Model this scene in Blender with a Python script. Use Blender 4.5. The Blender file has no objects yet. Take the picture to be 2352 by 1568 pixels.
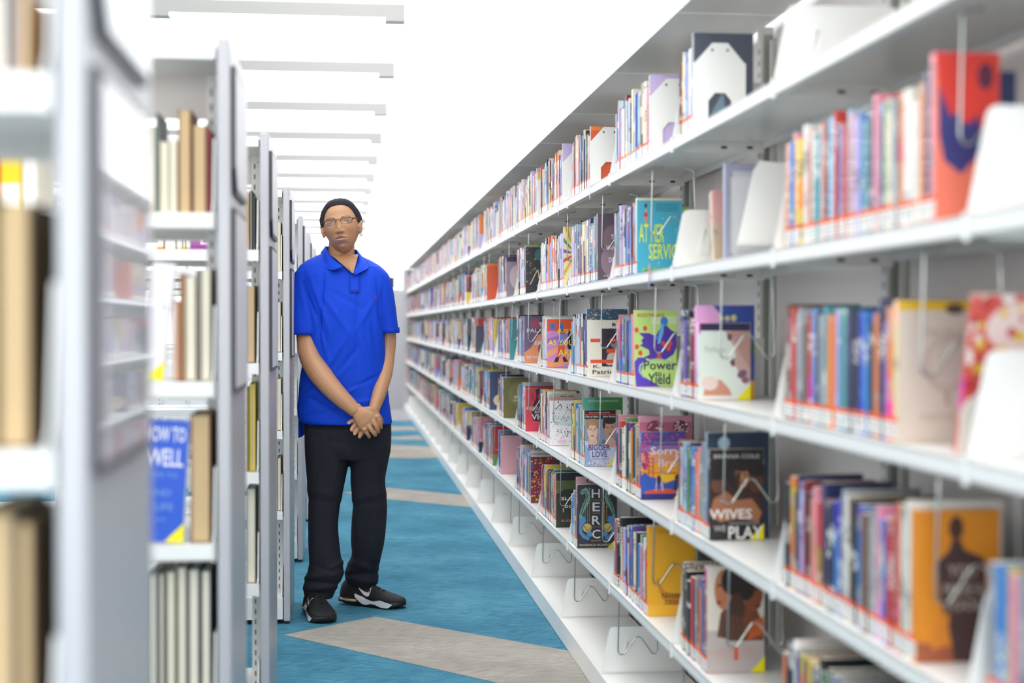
import bpy, bmesh, math, random
from mathutils import Vector, Matrix, noise
random.seed(7)
sc = bpy.context.scene
COL = sc.collection
# ---------------------------------------------------------------- camera
W, H = 2352, 1568
FPX = 3267.0
YAW = math.radians(6.6); PITCH = math.atan(37/FPX)
CH = 1.222
cam_d = bpy.data.cameras.new('camera'); cam = bpy.data.objects.new('camera', cam_d); COL.objects.link(cam)
cam_d.sensor_width = 36.0; cam_d.lens = FPX/W*36.0
cam_d.clip_start = 0.05; cam_d.clip_end = 120
cam.location = (0, 0, CH)
cam.rotation_euler = (math.pi/2 - PITCH, 0, -YAW)
cam_d.dof.use_dof = True; cam_d.dof.focus_distance = 5.85; cam_d.dof.aperture_fstop = 2.1; cam_d.dof.aperture_blades = 0
sc.camera = cam
# ---------------------------------------------------------------- view + world
sc.view_settings.view_transform = 'Standard'; sc.view_settings.look = 'None'
sc.view_settings.exposure = 0.84; sc.view_settings.gamma = 1.0
try: sc.view_settings.use_curve_mapping = False
except Exception: pass
sc.cycles.max_bounces = 8; sc.cycles.diffuse_bounces = 4; sc.cycles.glossy_bounces = 4
sc.cycles.caustics_reflective = False; sc.cycles.caustics_refractive = False
w = bpy.data.worlds.new('world'); sc.world = w; w.use_nodes = True
w.node_tree.nodes['Background'].inputs[0].default_value = (0.95, 0.97, 1.0, 1)
w.node_tree.nodes['Background'].inputs[1].default_value = 0.5
# ---------------------------------------------------------------- added area lights; the wash stands in for the pendants' uplight
FIX_Y = [-3.0 + 1.83*i + 0.45 for i in range(18)]          # rows of linear pendants
FIX_Z = 2.972
UP_E, DN_E = 75.0, 30.0
def area(name, loc, sx, sy, energy, rot=(0,0,0), col=(1,1,1)):
    l = bpy.data.lights.new(name, 'AREA'); l.shape = 'RECTANGLE'; l.size = sx; l.size_y = sy
    l.energy = energy; l.color = col
    o = bpy.data.objects.new(name, l); COL.objects.link(o); o.location = loc; o.rotation_euler = rot
    o['label'] = 'added area light that brightens the room'; o['category'] = 'light'
    return o
area('ceiling_wash_light', (-3.0, 13.0, 3.25), 7.6, 34.0, 700, (math.pi, 0, 0), (1, .985, .965))
area('aisle_fill', (0.15, 1.0, 3.7), 1.2, 7.0, 34, (0, 0, 0), (1.0, 0.98, 0.95))  # these three are added fill above the aisle, held by no fixture
area('aisle_fill', (0.15, 9.5, 3.7), 1.2, 8.0, 36, (0, 0, 0), (1.0, 0.99, 0.98))
area('aisle_fill', (0.15, 18.5, 3.7), 1.2, 9.0, 50, (0, 0, 0), (0.96, 0.98, 1.0))
area('room_fill', (0.0, -3.6, 1.7), 4.6, 2.6, 105, (math.radians(84), 0, 0), (1.0, 0.98, 0.96))  # added fill from behind the camera; no window stands there
area('room_fill', (-6.5, 13.0, 2.4), 24, 2.4, 120, (math.radians(90), 0, math.radians(-90)), (1.0, 0.985, 0.97))  # added fill from the left side, without a window

# ---------------------------------------------------------------- photo pixel -> place
cq = cam.rotation_euler.to_matrix()
CR, CU, CF = cq @ Vector((1,0,0)), cq @ Vector((0,1,0)), cq @ Vector((0,0,-1))
C0 = Vector((0,0,CH))
def ray(px, py): return CF + CR*((px-W/2)/FPX) + CU*((H/2-py)/FPX)
def P(px, py, d): return C0 + ray(px, py)*d             # d = depth along the view axis
def on_x(px, X):                                        # y where the sight line of column px meets plane x = X
    r = ray(px, 747); return r.y/r.x*X
def on_floor(px, py):
    r = ray(px, py); return C0 + r*(-CH/r.z)
def depth(v): return (Vector(v)-C0).dot(CF)

# ---------------------------------------------------------------- helpers
def srgb(h):
    if isinstance(h, str):
        h = h.lstrip('#'); c = [int(h[i:i+2], 16)/255 for i in (0,2,4)]
    else: c = h
    return tuple((x/12.92 if x <= .04045 else ((x+.055)/1.055)**2.4) for x in c)
MATS = {}
def mat(name, col, rough=.5, metal=0, spec=.5, emit=None, es=1, bump=None, trans=0, coat=0, vary=None):
    if name in MATS: return MATS[name]
    m = bpy.data.materials.new(name); m.use_nodes = True; nt = m.node_tree; b = nt.nodes['Principled BSDF']
    c = srgb(col); b.inputs['Base Color'].default_value = (*c, 1)
    b.inputs['Roughness'].default_value = rough; b.inputs['Metallic'].default_value = metal
    b.inputs['Specular IOR Level'].default_value = spec
    b.inputs['Transmission Weight'].default_value = trans; b.inputs['Coat Weight'].default_value = coat
    if emit: b.inputs['Emission Color'].default_value = (*srgb(emit), 1); b.inputs['Emission Strength'].default_value = es
    tc = nt.nodes.new('ShaderNodeTexCoord')
    if vary:                                            # (scale xyz, amount)
        mp = nt.nodes.new('ShaderNodeMapping'); mp.inputs['Scale'].default_value = vary[0]
        n = nt.nodes.new('ShaderNodeTexNoise'); n.inputs['Scale'].default_value = 1; n.inputs['Detail'].default_value = 4
        mx = nt.nodes.new('ShaderNodeMix'); mx.data_type = 'RGBA'
        nt.links.new(tc.outputs['Object'], mp.inputs[0]); nt.links.new(mp.outputs[0], n.inputs['Vector'])
        nt.links.new(n.outputs[0], mx.inputs[0])
        k = vary[1]
        mx.inputs[6].default_value = (*[max(0, x*(1-k)) for x in c], 1); mx.inputs[7].default_value = (*[min(1, x*(1+k)) for x in c], 1)
        nt.links.new(mx.outputs[2], b.inputs['Base Color'])
    if bump:                                            # (scale, strength, distance)
        n = nt.nodes.new('ShaderNodeTexNoise'); n.inputs['Scale'].default_value = bump[0]; n.inputs['Detail'].default_value = 5
        bp = nt.nodes.new('ShaderNodeBump'); bp.inputs['Strength'].default_value = bump[1]; bp.inputs['Distance'].default_value = bump[2]
        nt.links.new(tc.outputs['Object'], n.inputs['Vector']); nt.links.new(n.outputs[0], bp.inputs['Height']); nt.links.new(bp.outputs[0], b.inputs['Normal'])
    MATS[name] = m
    return m
def flat(hexc, rough=.45):
    return mat('ink_'+hexc.strip('#'), hexc, rough)
class MB:                                               # collects faces, then links them as one object
    def __init__(s): s.v = []; s.f = []; s.m = []; s.ms = []; s.sm = False; s.cols = None
    def mi(s, m):
        if m not in s.ms: s.ms.append(m)
        return s.ms.index(m)
    def add(s, vs, fs, m):
        o = len(s.v); s.v += [tuple(v) for v in vs]; i = s.mi(m)
        for f in fs: s.f.append(tuple(o+k for k in f)); s.m.append(i)
    def box(s, a, b, m):
        x0,y0,z0 = a; x1,y1,z1 = b
        s.add([(x0,y0,z0),(x1,y0,z0),(x1,y1,z0),(x0,y1,z0),(x0,y0,z1),(x1,y0,z1),(x1,y1,z1),(x0,y1,z1)],
              [(0,3,2,1),(4,5,6,7),(0,1,5,4),(1,2,6,5),(2,3,7,6),(3,0,4,7)], m)
    def prism(s, poly, axis, a, b, m):                  # poly in the two other axes, extruded a..b along axis
        n = len(poly)
        def mk(p, t):
            return {'x':(t,p[0],p[1]), 'y':(p[0],t,p[1]), 'z':(p[0],p[1],t)}[axis]
        vs = [mk(p,a) for p in poly]+[mk(p,b) for p in poly]
        fs = [tuple(range(n)), tuple(range(2*n-1,n-1,-1))]+[(i,i+n,(i+1)%n+n,(i+1)%n) for i in range(n)]
        s.add(vs, fs, m)
    def tube(s, pts, r, m, n=8, caps=True):
        pts = [Vector(p) for p in pts]; rings = []
        up = Vector((0,0,1)); prev = None
        for i, p in enumerate(pts):
            t = (pts[min(i+1,len(pts)-1)]-pts[max(i-1,0)]).normalized()
            if prev is None:
                a = t.cross(up); a = a if a.length > .05 else t.cross(Vector((1,0,0)))
            else: a = prev - t*prev.dot(t)
            a.normalize(); b = t.cross(a); prev = a
            rr = r[i] if isinstance(r,(list,tuple)) else r
            rings.append([p+a*math.cos(2*math.pi*k/n)*rr+b*math.sin(2*math.pi*k/n)*rr for k in range(n)])
        vs = [v for R in rings for v in R]; fs = []
        for i in range(len(rings)-1):
            for k in range(n): fs.append((i*n+k, i*n+(k+1)%n, (i+1)*n+(k+1)%n, (i+1)*n+k))
        if caps: fs += [tuple(range(n-1,-1,-1)), tuple(range((len(rings)-1)*n, len(rings)*n))]
        s.add(vs, fs, m)
    def loft(s, rings, m, cap=True):                    # rings: equal-length point lists
        n = len(rings[0]); vs = [v for R in rings for v in R]; fs = []
        for i in range(len(rings)-1):
            for k in range(n): fs.append((i*n+k, i*n+(k+1)%n, (i+1)*n+(k+1)%n, (i+1)*n+k))
        if cap: fs += [tuple(range(n-1,-1,-1)), tuple(range((len(rings)-1)*n, len(rings)*n))]
        s.add(vs, fs, m)
    def mesh(s, name):
        me = bpy.data.meshes.new(name); me.from_pydata(s.v, [], s.f)
        for m in s.ms: me.materials.append(m)
        me.polygons.foreach_set('material_index', s.m)
        if s.sm: me.polygons.foreach_set('use_smooth', [True]*len(s.f))
        me.update()
        return me
    def build(s, name, parent=None, loc=(0,0,0), fix=False):
        me = s.mesh(name)
        if fix:
            bm = bmesh.new(); bm.from_mesh(me); bmesh.ops.recalc_face_normals(bm, faces=bm.faces); bm.to_mesh(me); bm.free()
        return link(name, me, parent, loc)
def link(name, me, parent=None, loc=(0,0,0)):
    o = bpy.data.objects.new(name, me); COL.objects.link(o); o.location = loc
    if parent: o.parent = parent
    return o
def tag(o, label=None, cat=None, group=None, kind=None):
    if label: o['label'] = label
    if cat: o['category'] = cat
    if group: o['group'] = group
    if kind: o['kind'] = kind
    return o
def thing(name, label, cat, loc=(0,0,0), rz=0, group=None):
    o = bpy.data.objects.new(name, None); o.empty_display_size = .05; COL.objects.link(o)
    o.location = loc; o.rotation_euler = (0,0,rz)
    return tag(o, label, cat, group)
def bevel(o, wd=.003, seg=2):
    b = o.modifiers.new('bevel','BEVEL'); b.width = wd; b.segments = seg; b.limit_method = 'ANGLE'; b.angle_limit = math.radians(40)
    return o
ORD = ['zeroth','first','second','third','fourth','fifth','sixth','seventh','eighth','ninth','tenth','eleventh','twelfth','thirteenth','fourteenth','fifteenth','sixteenth','seventeenth','eighteenth','nineteenth','twentieth','twenty-first','twenty-second','twenty-third','twenty-fourth','twenty-fifth','twenty-sixth','twenty-seventh','twenty-eighth','twenty-ninth','thirtieth','thirty-first','thirty-second','thirty-third','thirty-fourth','thirty-fifth','thirty-sixth','thirty-seventh','thirty-eighth','thirty-ninth','fortieth','forty-first','forty-second','forty-third','forty-fourth','forty-fifth','forty-sixth','forty-seventh','forty-eighth']
_fontc = {}
def text_mesh(s):
    if s in _fontc: return _fontc[s]
    cu = bpy.data.curves.new('t','FONT'); cu.body = s; cu.resolution_u = 2; cu.offset = .012
    ob = bpy.data.objects.new('t', cu); COL.objects.link(ob)
    dg = bpy.context.evaluated_depsgraph_get(); me = bpy.data.meshes.new_from_object(ob.evaluated_get(dg))
    vs = [v.co.copy() for v in me.vertices]; fs = [tuple(p.vertices) for p in me.polygons]
    bpy.data.objects.remove(ob); bpy.data.curves.remove(cu); bpy.data.meshes.remove(me)
    x0 = min(v.x for v in vs); x1 = max(v.x for v in vs); y0 = min(v.y for v in vs); y1 = max(v.y for v in vs)
    vs = [((v.x-x0)/(x1-x0), (v.y-y0)/max(y1-y0,1e-6)) for v in vs]
    _fontc[s] = (vs, fs); return _fontc[s]

# ---------------------------------------------------------------- materials of the place
WHITE = mat('white_enamel', '#ecebe8', .32, spec=.5, bump=(300,.03,.001))
WHITE2 = mat('white_enamel_bracket', '#efefec', .35)
BACK = mat('shelf_back_panel', '#e0d8d4', .5)
POST = mat('upright_light', '#d6d5cf', .4)
DARKCH = mat('upright_channel_grey', '#9a9d97', .5)
SLOT = mat('slot_dark', '#4b4d4a', .7)
PANEL = mat('lavender_grey_panel', '#b5b4b9', .30, spec=.6, bump=(120,.03,.001))
WALL = mat('white_wall', '#f6f6f6', .8)
CEIL = mat('white_ceiling', '#fafafa', .9)
HOUSING = mat('pendant_housing', '#a2a19e', .5)
LENS = mat('pendant_lens', '#ffffff', .5, emit='#ffffff', es=3.0)
MATTE_C = mat('satin_acrylic_cover', '#dcdbe0', .38, spec=.3)
BLACK = mat('sign_frame_black', '#2a2735', .35)
GLOSS = mat('glossy_acrylic_cover', '#d4d3d8', .05, spec=.5, coat=.5)
CHROME = mat('chrome_wire', '#b9bcb8', .22, metal=1)
def carpet(name, c1, c2, c3):
    m = bpy.data.materials.new(name); m.use_nodes = True; nt = m.node_tree; b = nt.nodes['Principled BSDF']
    b.inputs['Roughness'].default_value = .95; b.inputs['Specular IOR Level'].default_value = .15
    tc = nt.nodes.new('ShaderNodeTexCoord')
    def nz(sc3, rotz, detail=6, scale=1):
        mp = nt.nodes.new('ShaderNodeMapping'); mp.inputs['Scale'].default_value = sc3
        r = nt.nodes.new('ShaderNodeMapping'); r.inputs['Rotation'].default_value = (0,0,math.radians(rotz))
        nt.links.new(tc.outputs['Object'], r.inputs[0]); nt.links.new(r.outputs[0], mp.inputs[0])
        n = nt.nodes.new('ShaderNodeTexNoise'); n.inputs['Scale'].default_value = scale; n.inputs['Detail'].default_value = detail; n.inputs['Roughness'].default_value = .6
        nt.links.new(mp.outputs[0], n.inputs['Vector']); return n
    na = nz((9, 70, 1), 14, 9); nb = nz((14, 60, 1), -24, 9); ng = nz((260,260,1), 0, 2); patch = nz((2.2,2.2,1), 20, 3)
    # plank checks: stroke direction alternates from tile to tile
    ck = nt.nodes.new('ShaderNodeTexChecker'); ck.inputs['Scale'].default_value = 3.3
    rr = nt.nodes.new('ShaderNodeMapping'); rr.inputs['Rotation'].default_value = (0,0,math.radians(25))
    nt.links.new(tc.outputs['Object'], rr.inputs[0]); nt.links.new(rr.outputs[0], ck.inputs['Vector'])
    mxs = nt.nodes.new('ShaderNodeMix'); mxs.data_type = 'FLOAT'
    nt.links.new(ck.outputs['Fac'], mxs.inputs[0]); nt.links.new(na.outputs[0], mxs.inputs[2]); nt.links.new(nb.outputs[0], mxs.inputs[3])
    mxg = nt.nodes.new('ShaderNodeMix'); mxg.data_type = 'FLOAT'; mxg.inputs[0].default_value = .45
    nt.links.new(mxs.outputs[0], mxg.inputs[2]); nt.links.new(ng.outputs[0], mxg.inputs[3])
    mxp = nt.nodes.new('ShaderNodeMix'); mxp.data_type = 'FLOAT'; mxp.inputs[0].default_value = .3
    nt.links.new(mxg.outputs[0], mxp.inputs[2]); nt.links.new(patch.outputs[0], mxp.inputs[3])
    cr = nt.nodes.new('ShaderNodeValToRGB'); e = cr.color_ramp.elements
    e[0].position = .36; e[0].color = (*srgb(c1),1); e[1].position = .64; e[1].color = (*srgb(c3),1)
    k = e.new(.5); k.color = (*srgb(c2),1)
    nt.links.new(mxp.outputs[0], cr.inputs[0]); nt.links.new(cr.outputs[0], b.inputs['Base Color'])
    bp = nt.nodes.new('ShaderNodeBump'); bp.inputs['Strength'].default_value = .5; bp.inputs['Distance'].default_value = .003
    nt.links.new(mxg.outputs[0], bp.inputs['Height']); nt.links.new(bp.outputs[0], b.inputs['Normal'])
    return m
CARPET_B = carpet('carpet_blue', '#2a5b72', '#437e98', '#669fb1')
CARPET_G = carpet('carpet_beige', '#837e78', '#a09b94', '#bab5ac')
CARPET_L = carpet('carpet_grey', '#8a8c90', '#9c9ea3', '#adafb4')

# ---------------------------------------------------------------- room shell
def struct(name, mb, fix=False):
    o = mb.build(name, fix=fix); o['kind'] = 'structure'; return o
RX0, RX1, RY0, RY1, RZ = -8.0, 1.16, -4.2, 31.0, 4.3
b = MB(); b.box((RX0,RY0,-.1),(RX1,RY1,0), CARPET_B)
def band(pts):
    q = [on_floor(*p) for p in pts]; b.add([(v.x, v.y, .0012) for v in q], [tuple(range(len(q)))], CARPET_G)
band([(1500,1648),(1480,1526),(1310,1495),(862,1416),(651,1458),(1141,1568)][::-1])
band([(787,1131),(898,1147),(1083,1165),(1400,1190),(1400,1172),(1058,1136),(890,1120)])
band([(760,1049),(954,1053),(1005,1051),(1100,1049),(981,1025),(880,1019),(760,1010)])
band([(780,1007),(890,1008),(975,1011),(962,1000),(890,1004)])
band([(760,990),(960,988),(950,979),(760,979)])
g = [on_floor(500,969), on_floor(1100,969)]
b.add([(RX0, g[0].y, .001),(RX1, g[0].y, .001),(RX1, RY1, .001),(RX0, RY1, .001)], [(0,1,2,3)], CARPET_L)
struct('floor', b)
b = MB(); b.box((RX0,RY0,RZ),(RX1,RY1,RZ+.1), CEIL); struct('ceiling', b)
b = MB(); b.box((RX1,RY0,0),(RX1+.1,RY1,RZ), WALL); struct('wall_right', b)
b = MB(); b.box((RX0-.1,RY0,0),(RX0,RY1,RZ), WALL); struct('wall_left', b)
b = MB(); b.box((RX0,RY1,0),(RX1,RY1+.1,RZ), WALL); struct('wall_far', b)
PANE_GLOW = mat('far_glow_glass', '#f4f8ff', .2, emit='#e9f0ff', es=.9)  # emission added to brighten the far end
b = MB()
for wx in (-7.6,-5.6,-3.6,-1.6): b.box((wx,RY1-.03,.3),(wx+1.8,RY1-.01,4.1), PANE_GLOW)
b.box((.3,RY1-.03,1.9),(1.1,RY1-.01,4.1), PANE_GLOW)
for wx in (-7.7,-5.7,-3.7,-1.7,.2): b.box((wx,RY1-.05,.2),(wx+.1,RY1-.001,4.2), WALL)
struct('far_glow_panes', b)  # made-up panes whose own glow whitens the far wall
b = MB(); b.box((RX0,RY0-.1,0),(RX1,RY0,RZ), WALL); struct('wall_near', b)

# ---------------------------------------------------------------- linear pendant lights
def pendant(y, label):
    t = thing('pendant_light', label, 'ceiling light', (0.33, y, FIX_Z), 0, None)
    h = MB(); h.box((-8.0,-.045,.02),(0,.045,.095), HOUSING)
    h.box((-.11,-.045,0),(0,.045,.02), HOUSING)
    x = -.11
    while x > -7.9:
        x1 = max(x-1.22, -8.0); x0 = max(x1-.12, -8.0)
        h.box((x0,-.045,0),(x1,.045,.02), HOUSING); x = x0
    h.build('housing', t)
    l = MB(); x = -.11
    while x > -7.9:
        x1 = max(x-1.22, -8.0); l.box((x1,-.038,.008),(x,.038,.0205), LENS); x = max(x1-.12,-8.0)
    l.build('diffuser', t)
    for cx in (-.12, -2.6, -5.2):
        c = MB(); c.tube([(cx,0,.09),(cx,0,RZ-FIX_Z-.001)], .0015, HOUSING, 5); c.build('suspension_cable', t)
vis = [8.27+1.83*i for i in range(12)]
for i, y in enumerate(vis):
    pendant(y, 'long white linear pendant light, %s row back from the top of the photo' % ORD[i+1])
# ================================================================ right hand shelving along the wall
XS, XB, XP = .852, .820, 1.10            # shelf front, base front, back
JY = lambda k: 1.88 + .9*k               # joint positions along the range
ZS = {1:1.714, 2:1.375, 3:1.036, 4:.705, 5:.379}
ZBASE, ZTOP = .082, 2.045
NB = 21
def mk_shelf():
    b = MB(); L = .896
    b.box((0,0,-.006),(XP-XS,L,0), WHITE); b.box((0,.003,-.030),(.006,L,-.0005), WHITE)
    b.box((0,0,-.030),(.022,L,-.026), WHITE); b.box((XP-XS-.006,0,-.024),(XP-XS,L,-.006), WHITE)
    return b.mesh('shelf')
def rounded(pts, r=.012, n=4):
    out = []; N = len(pts)
    for i in range(N):
        p = Vector(pts[i]); a = (Vector(pts[i-1])-p).normalized(); c = (Vector(pts[(i+1)%N])-p).normalized()
        for k in range(n+1):
            t = k/n; q = (p+a*r)*(1-t)**2 + p*2*t*(1-t) + (p+c*r)*t*t; out.append((q.x,q.y))
    return out
def mk_bracket(depthx, hz, low=True, tab=True):
    b = MB(); z0 = -.034 if low else 0
    poly = [(0,z0+.006),(0,.01)]
    poly += [(.026,hz-.012),(.032,hz-.003),(.042,hz),(depthx,hz),(depthx,z0)]
    if low: poly = [(.03,z0)]+[(0.0,-.006)]+poly[1:]
    b.prism(poly[::-1], 'y', -.0012, .0012, WHITE2)
    # embossed grip
    o = [(.066,.035),(.100,.035),(.100,.112),(.082,.112)]
    b.prism(rounded(o,.009)[::-1], 'y', -.0032, -.0012, WHITE2)
    b.prism(rounded([(.074,.045),(.092,.045),(.092,.102),(.085,.102)],.006)[::-1], 'y', -.0038, -.0032, WHITE2)
    if low:
        for cx in (depthx-.04, depthx-.11):
            b.prism([(cx+.006*math.cos(a)*1.6, -.021+.004*math.sin(a)) for a in [k*math.pi/4 for k in range(8)]], 'y', -.0022, -.0012, SLOT)
    if tab: b.box((-.004,-.0012,-.036),(.002,.0108,.004), WHITE2)
    return b.mesh('shelf_bracket')
M_SHELF = mk_shelf(); M_BR = mk_bracket(XP-XS, .152); 
b = MB(); b.box((0,0,-.078),(.008,.896,0), WHITE); b.box((.008,0,-.006),(XP-XB,.896,0), WHITE); M_BASE = b.mesh('base_shelf')
M_BRB = mk_bracket(XP-XB-.01, .152, low=False, tab=False)
b = MB(); b.box((0,0,0),(.30,.896,.004), WHITE); b.box((0,0,-.016),(.004,.896,0), WHITE); M_TOP = b.mesh('canopy_top')
b = MB(); b.box((0,0,0),(.006,.82,1.93), BACK); M_BACK = b.mesh('back_panel')
def mk_post():
    b = MB(); b.box((0,-.016,0),(.034,.016,2.0), POST)
    b.box((.008,-.0175,.05),(.032,-.016,1.98), DARKCH)
    for k in range(60):
        z = .1+.031*k
        b.box((-.0006,-.008,z),(0,-.005,z+.014), SLOT); b.box((-.0006,.005,z),(0,.008,z+.014), SLOT)
    return b.mesh('upright_post')
M_POST = mk_post()
b = MB(); b.box((.022,-.036,.05),(.036,-.018,1.98), DARKCH); b.box((.018,-.048,.05),(.036,-.038,1.98), POST); M_CHAN = b.mesh('post_channel')
def bay(k, label):
    t = thing('shelving_bay', label, 'bookshelf', (0, JY(k), 0), 0, None)
    for lv, z in ZS.items():
        link('shelf', M_SHELF, t, (XS, .002, z)); link('shelf_bracket', M_BR, t, (XS+.001, .002, z))
    link('base_shelf', M_BASE, t, (XB, .002, ZBASE)); link('shelf_bracket', M_BRB, t, (XB+.005, .002, ZBASE))
    link('canopy_top', M_TOP, t, (.845, .002, ZTOP)); link('back_panel', M_BACK, t, (XP+.031, .07, .075))
    link('upright_post', M_POST, t, (XP+.0005, .050, .02)); link('post_channel', M_CHAN, t, (XP, .050, 0))
    return t
for k in range(-1, NB):
    bay(k, 'white steel shelving bay, %s from the right edge along the wall' % ORD[k+2])
# far end panel of the range and the grey range end beyond it
yend = JY(NB)
b = MB(); b.box((XB-.01,yend,0),(XP+.03,yend+.03,2.03), PANEL); tag(b.build('end_panel'), 'grey end panel closing the far end of the long wall shelving', 'panel')
t = thing('bookcase', 'grey-sided bookcase standing across the far end of the aisle', 'bookshelf', (.5, yend+.35, 0))
b = MB(); b.box((.08,0,0),(.335,.04,1.74), PANEL); b.build('end_panel', t)
b = MB()
for z in (.1,.42,.75,1.07,1.39,1.7): b.box((-.9,.05,z),(.07,.30,z+.03), WHITE)
b.build('shelf', t)
b = MB(); b.box((-.9,.30,0),(.08,.32,1.73), BACK); b.build('back_panel', t)
t = thing('display_monitor', 'small black monitor standing on top of the far grey bookcase', 'monitor', (.62, yend+.40, 1.74))
DARK = mat('dark_plastic','#23272e',.4)
b = MB(); b.box((-.07,.0,.03),(.075,.02,.20), DARK); b.build('screen', t)
b = MB(); b.box((-.02,-.04,0),(.13,.06,.012), DARK); b.box((.0,.0,.012),(.03,.018,.06), DARK); b.build('stand', t)

# wire supports hanging under the shelves
def mk_wire():
    b = MB(); b.sm = True; r = .0022; D = .200
    pts = [(.03,0,-.001),(.03,-.0,-.006),(.004,0,-.008),(.0,0,-.014)]
    pts += [(.0-.004*i/6, 0, -.014-(D-.03)*i/6) for i in range(1,7)]
    def cv(p0,p1,p2,n=7): return [tuple((1-t)**2*a+2*t*(1-t)*c+t*t*e for a,c,e in zip(p0,p1,p2)) for t in [i/n for i in range(1,n+1)]]
    x0, zb = -.004, -(D-.016)
    pts += cv((x0,0,zb),(x0+.001,0,-D-.006),(x0+.022,0,-D+.002))
    pts += cv((x0+.052,0,-D+.048),(x0+.066,0,-D+.066),(x0+.080,0,-D+.048))
    pts += cv((x0+.108,0,-D+.004),(x0+.128,0,-D-.008),(x0+.132,0,zb))
    pts += [(x0+.132-.006*i/6, 0, zb+(D-.03)*i/6) for i in range(1,7)]
    pts += [(x0+.120,0,-.008),(x0+.10,0,-.006),(x0+.10,0,-.001)]
    b.tube(pts, r, CHROME, 6)
    return b.mesh('wire_book_support')
M_WIRE = mk_wire()
wires = {(1,0):2212,(1,2):1500,(1,3):1386,(1,4):1231,(2,0):2125,(2,1):1660,(2,2):1508,(2,3):1384,(2,4):1288,(2,5):1216,
 (3,0):2160,(3,1):1668,(3,2):1522,(3,3):1381,(3,4):1274,(3,5):1217,(4,0):2170,(4,1):1678,(4,2):1504,(4,3):1388,(4,4):1290,(4,5):1224,
 (5,1):1492+8,(5,2):1368,(5,3):1293,(5,4):1210,(5,5):1158}
LVN = {1:'top',2:'second',3:'third',4:'fourth',5:'fifth'}
wire_y = {}; WIRE_O = {}; FST = {(lv,k): JY(k)+random.uniform(.08,.42) for lv in range(1,6) for k in range(4, NB)}
for lv in range(1,6):
    for k in range(0,14):
        y = on_x(wires[(lv,k)], XS+.03) if (lv,k) in wires else JY(k)+random.uniform(.2,.6)
        if (lv,k) in ((1,1),): continue
        y = min(max(y, JY(k)-.75), JY(k)+.88)
        o = link('wire_book_support', M_WIRE, None, (XS+.028, y, ZS[lv]-.031)); WIRE_O[(lv,k)] = o
        tag(o, 'bent chrome wire support hanging under the %s shelf in the %s bay from the right' % (LVN[lv], ORD[k+2]), 'book support', 'wire supports hanging under the long wall shelves')
# ================================================================ left hand ranges, end on to the aisle
XL = -.228
RNG = [(1.285,.42),(2.84,.43),(4.22,.46),(5.87,.48)] + [(5.87+1.53*i,.48) for i in range(1,9)]
LZ = [1.443,1.111,.79,.46]; LTOP, LBASE = 1.775, .11
def mk_sign(hz, wd, chamf, cov):
    c = .045
    if chamf == 'low': poly = [(0,c),(c*.8,0),(wd-.01,0),(wd,.01),(wd,hz),(0,hz)]
    else: poly = [(0,0),(wd,0),(wd,hz-c),(wd-c*.8,hz),(0,hz)]
    a = MB(); a.prism(poly, 'x', 0, .008, BLACK)
    cx = sum(p[0] for p in poly)/len(poly); cy = sum(p[1] for p in poly)/len(poly)
    inn = [(p[0]+(.010 if p[0] < cx else -.010), p[1]+(.010 if p[1] < cy else -.010)) for p in poly]
    g = MB(); g.prism(inn, 'x', .0081, .0100, cov)
    return a, g
def left_bracket():
    b = MB(); b.prism([(0,-.034),(.20,-.034),(.20,.15),(.035,.15),(.012,.02),(0,.01)], 'x', 0, .004, WHITE2); return b.mesh('shelf_bracket')
M_LBR = left_bracket()
b = MB(); b.box((-.9,0,-.032),(0,.006,0), WHITE); b.box((-.9,.006,-.006),(0,.20,0), WHITE); b.box((-.9,0,-.032),(0,.02,-.028), WHITE); M_LSH = b.mesh('shelf')
def post_l():
    b = MB(); b.box((-.03,-.02,.02),(0,.02,LTOP-.01), WHITE2)
    for k in range(52):
        z = .08+.0318*k
        b.box((-.022,-.0206,z),(-.018,-.02,z+.015), SLOT)
    for k in range(9): b.box((-.012,-.0206,.2+.19*k),(-.009,-.02,.203+.19*k), SLOT)
    return b.mesh('upright_post')
M_LPO = post_l()
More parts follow.
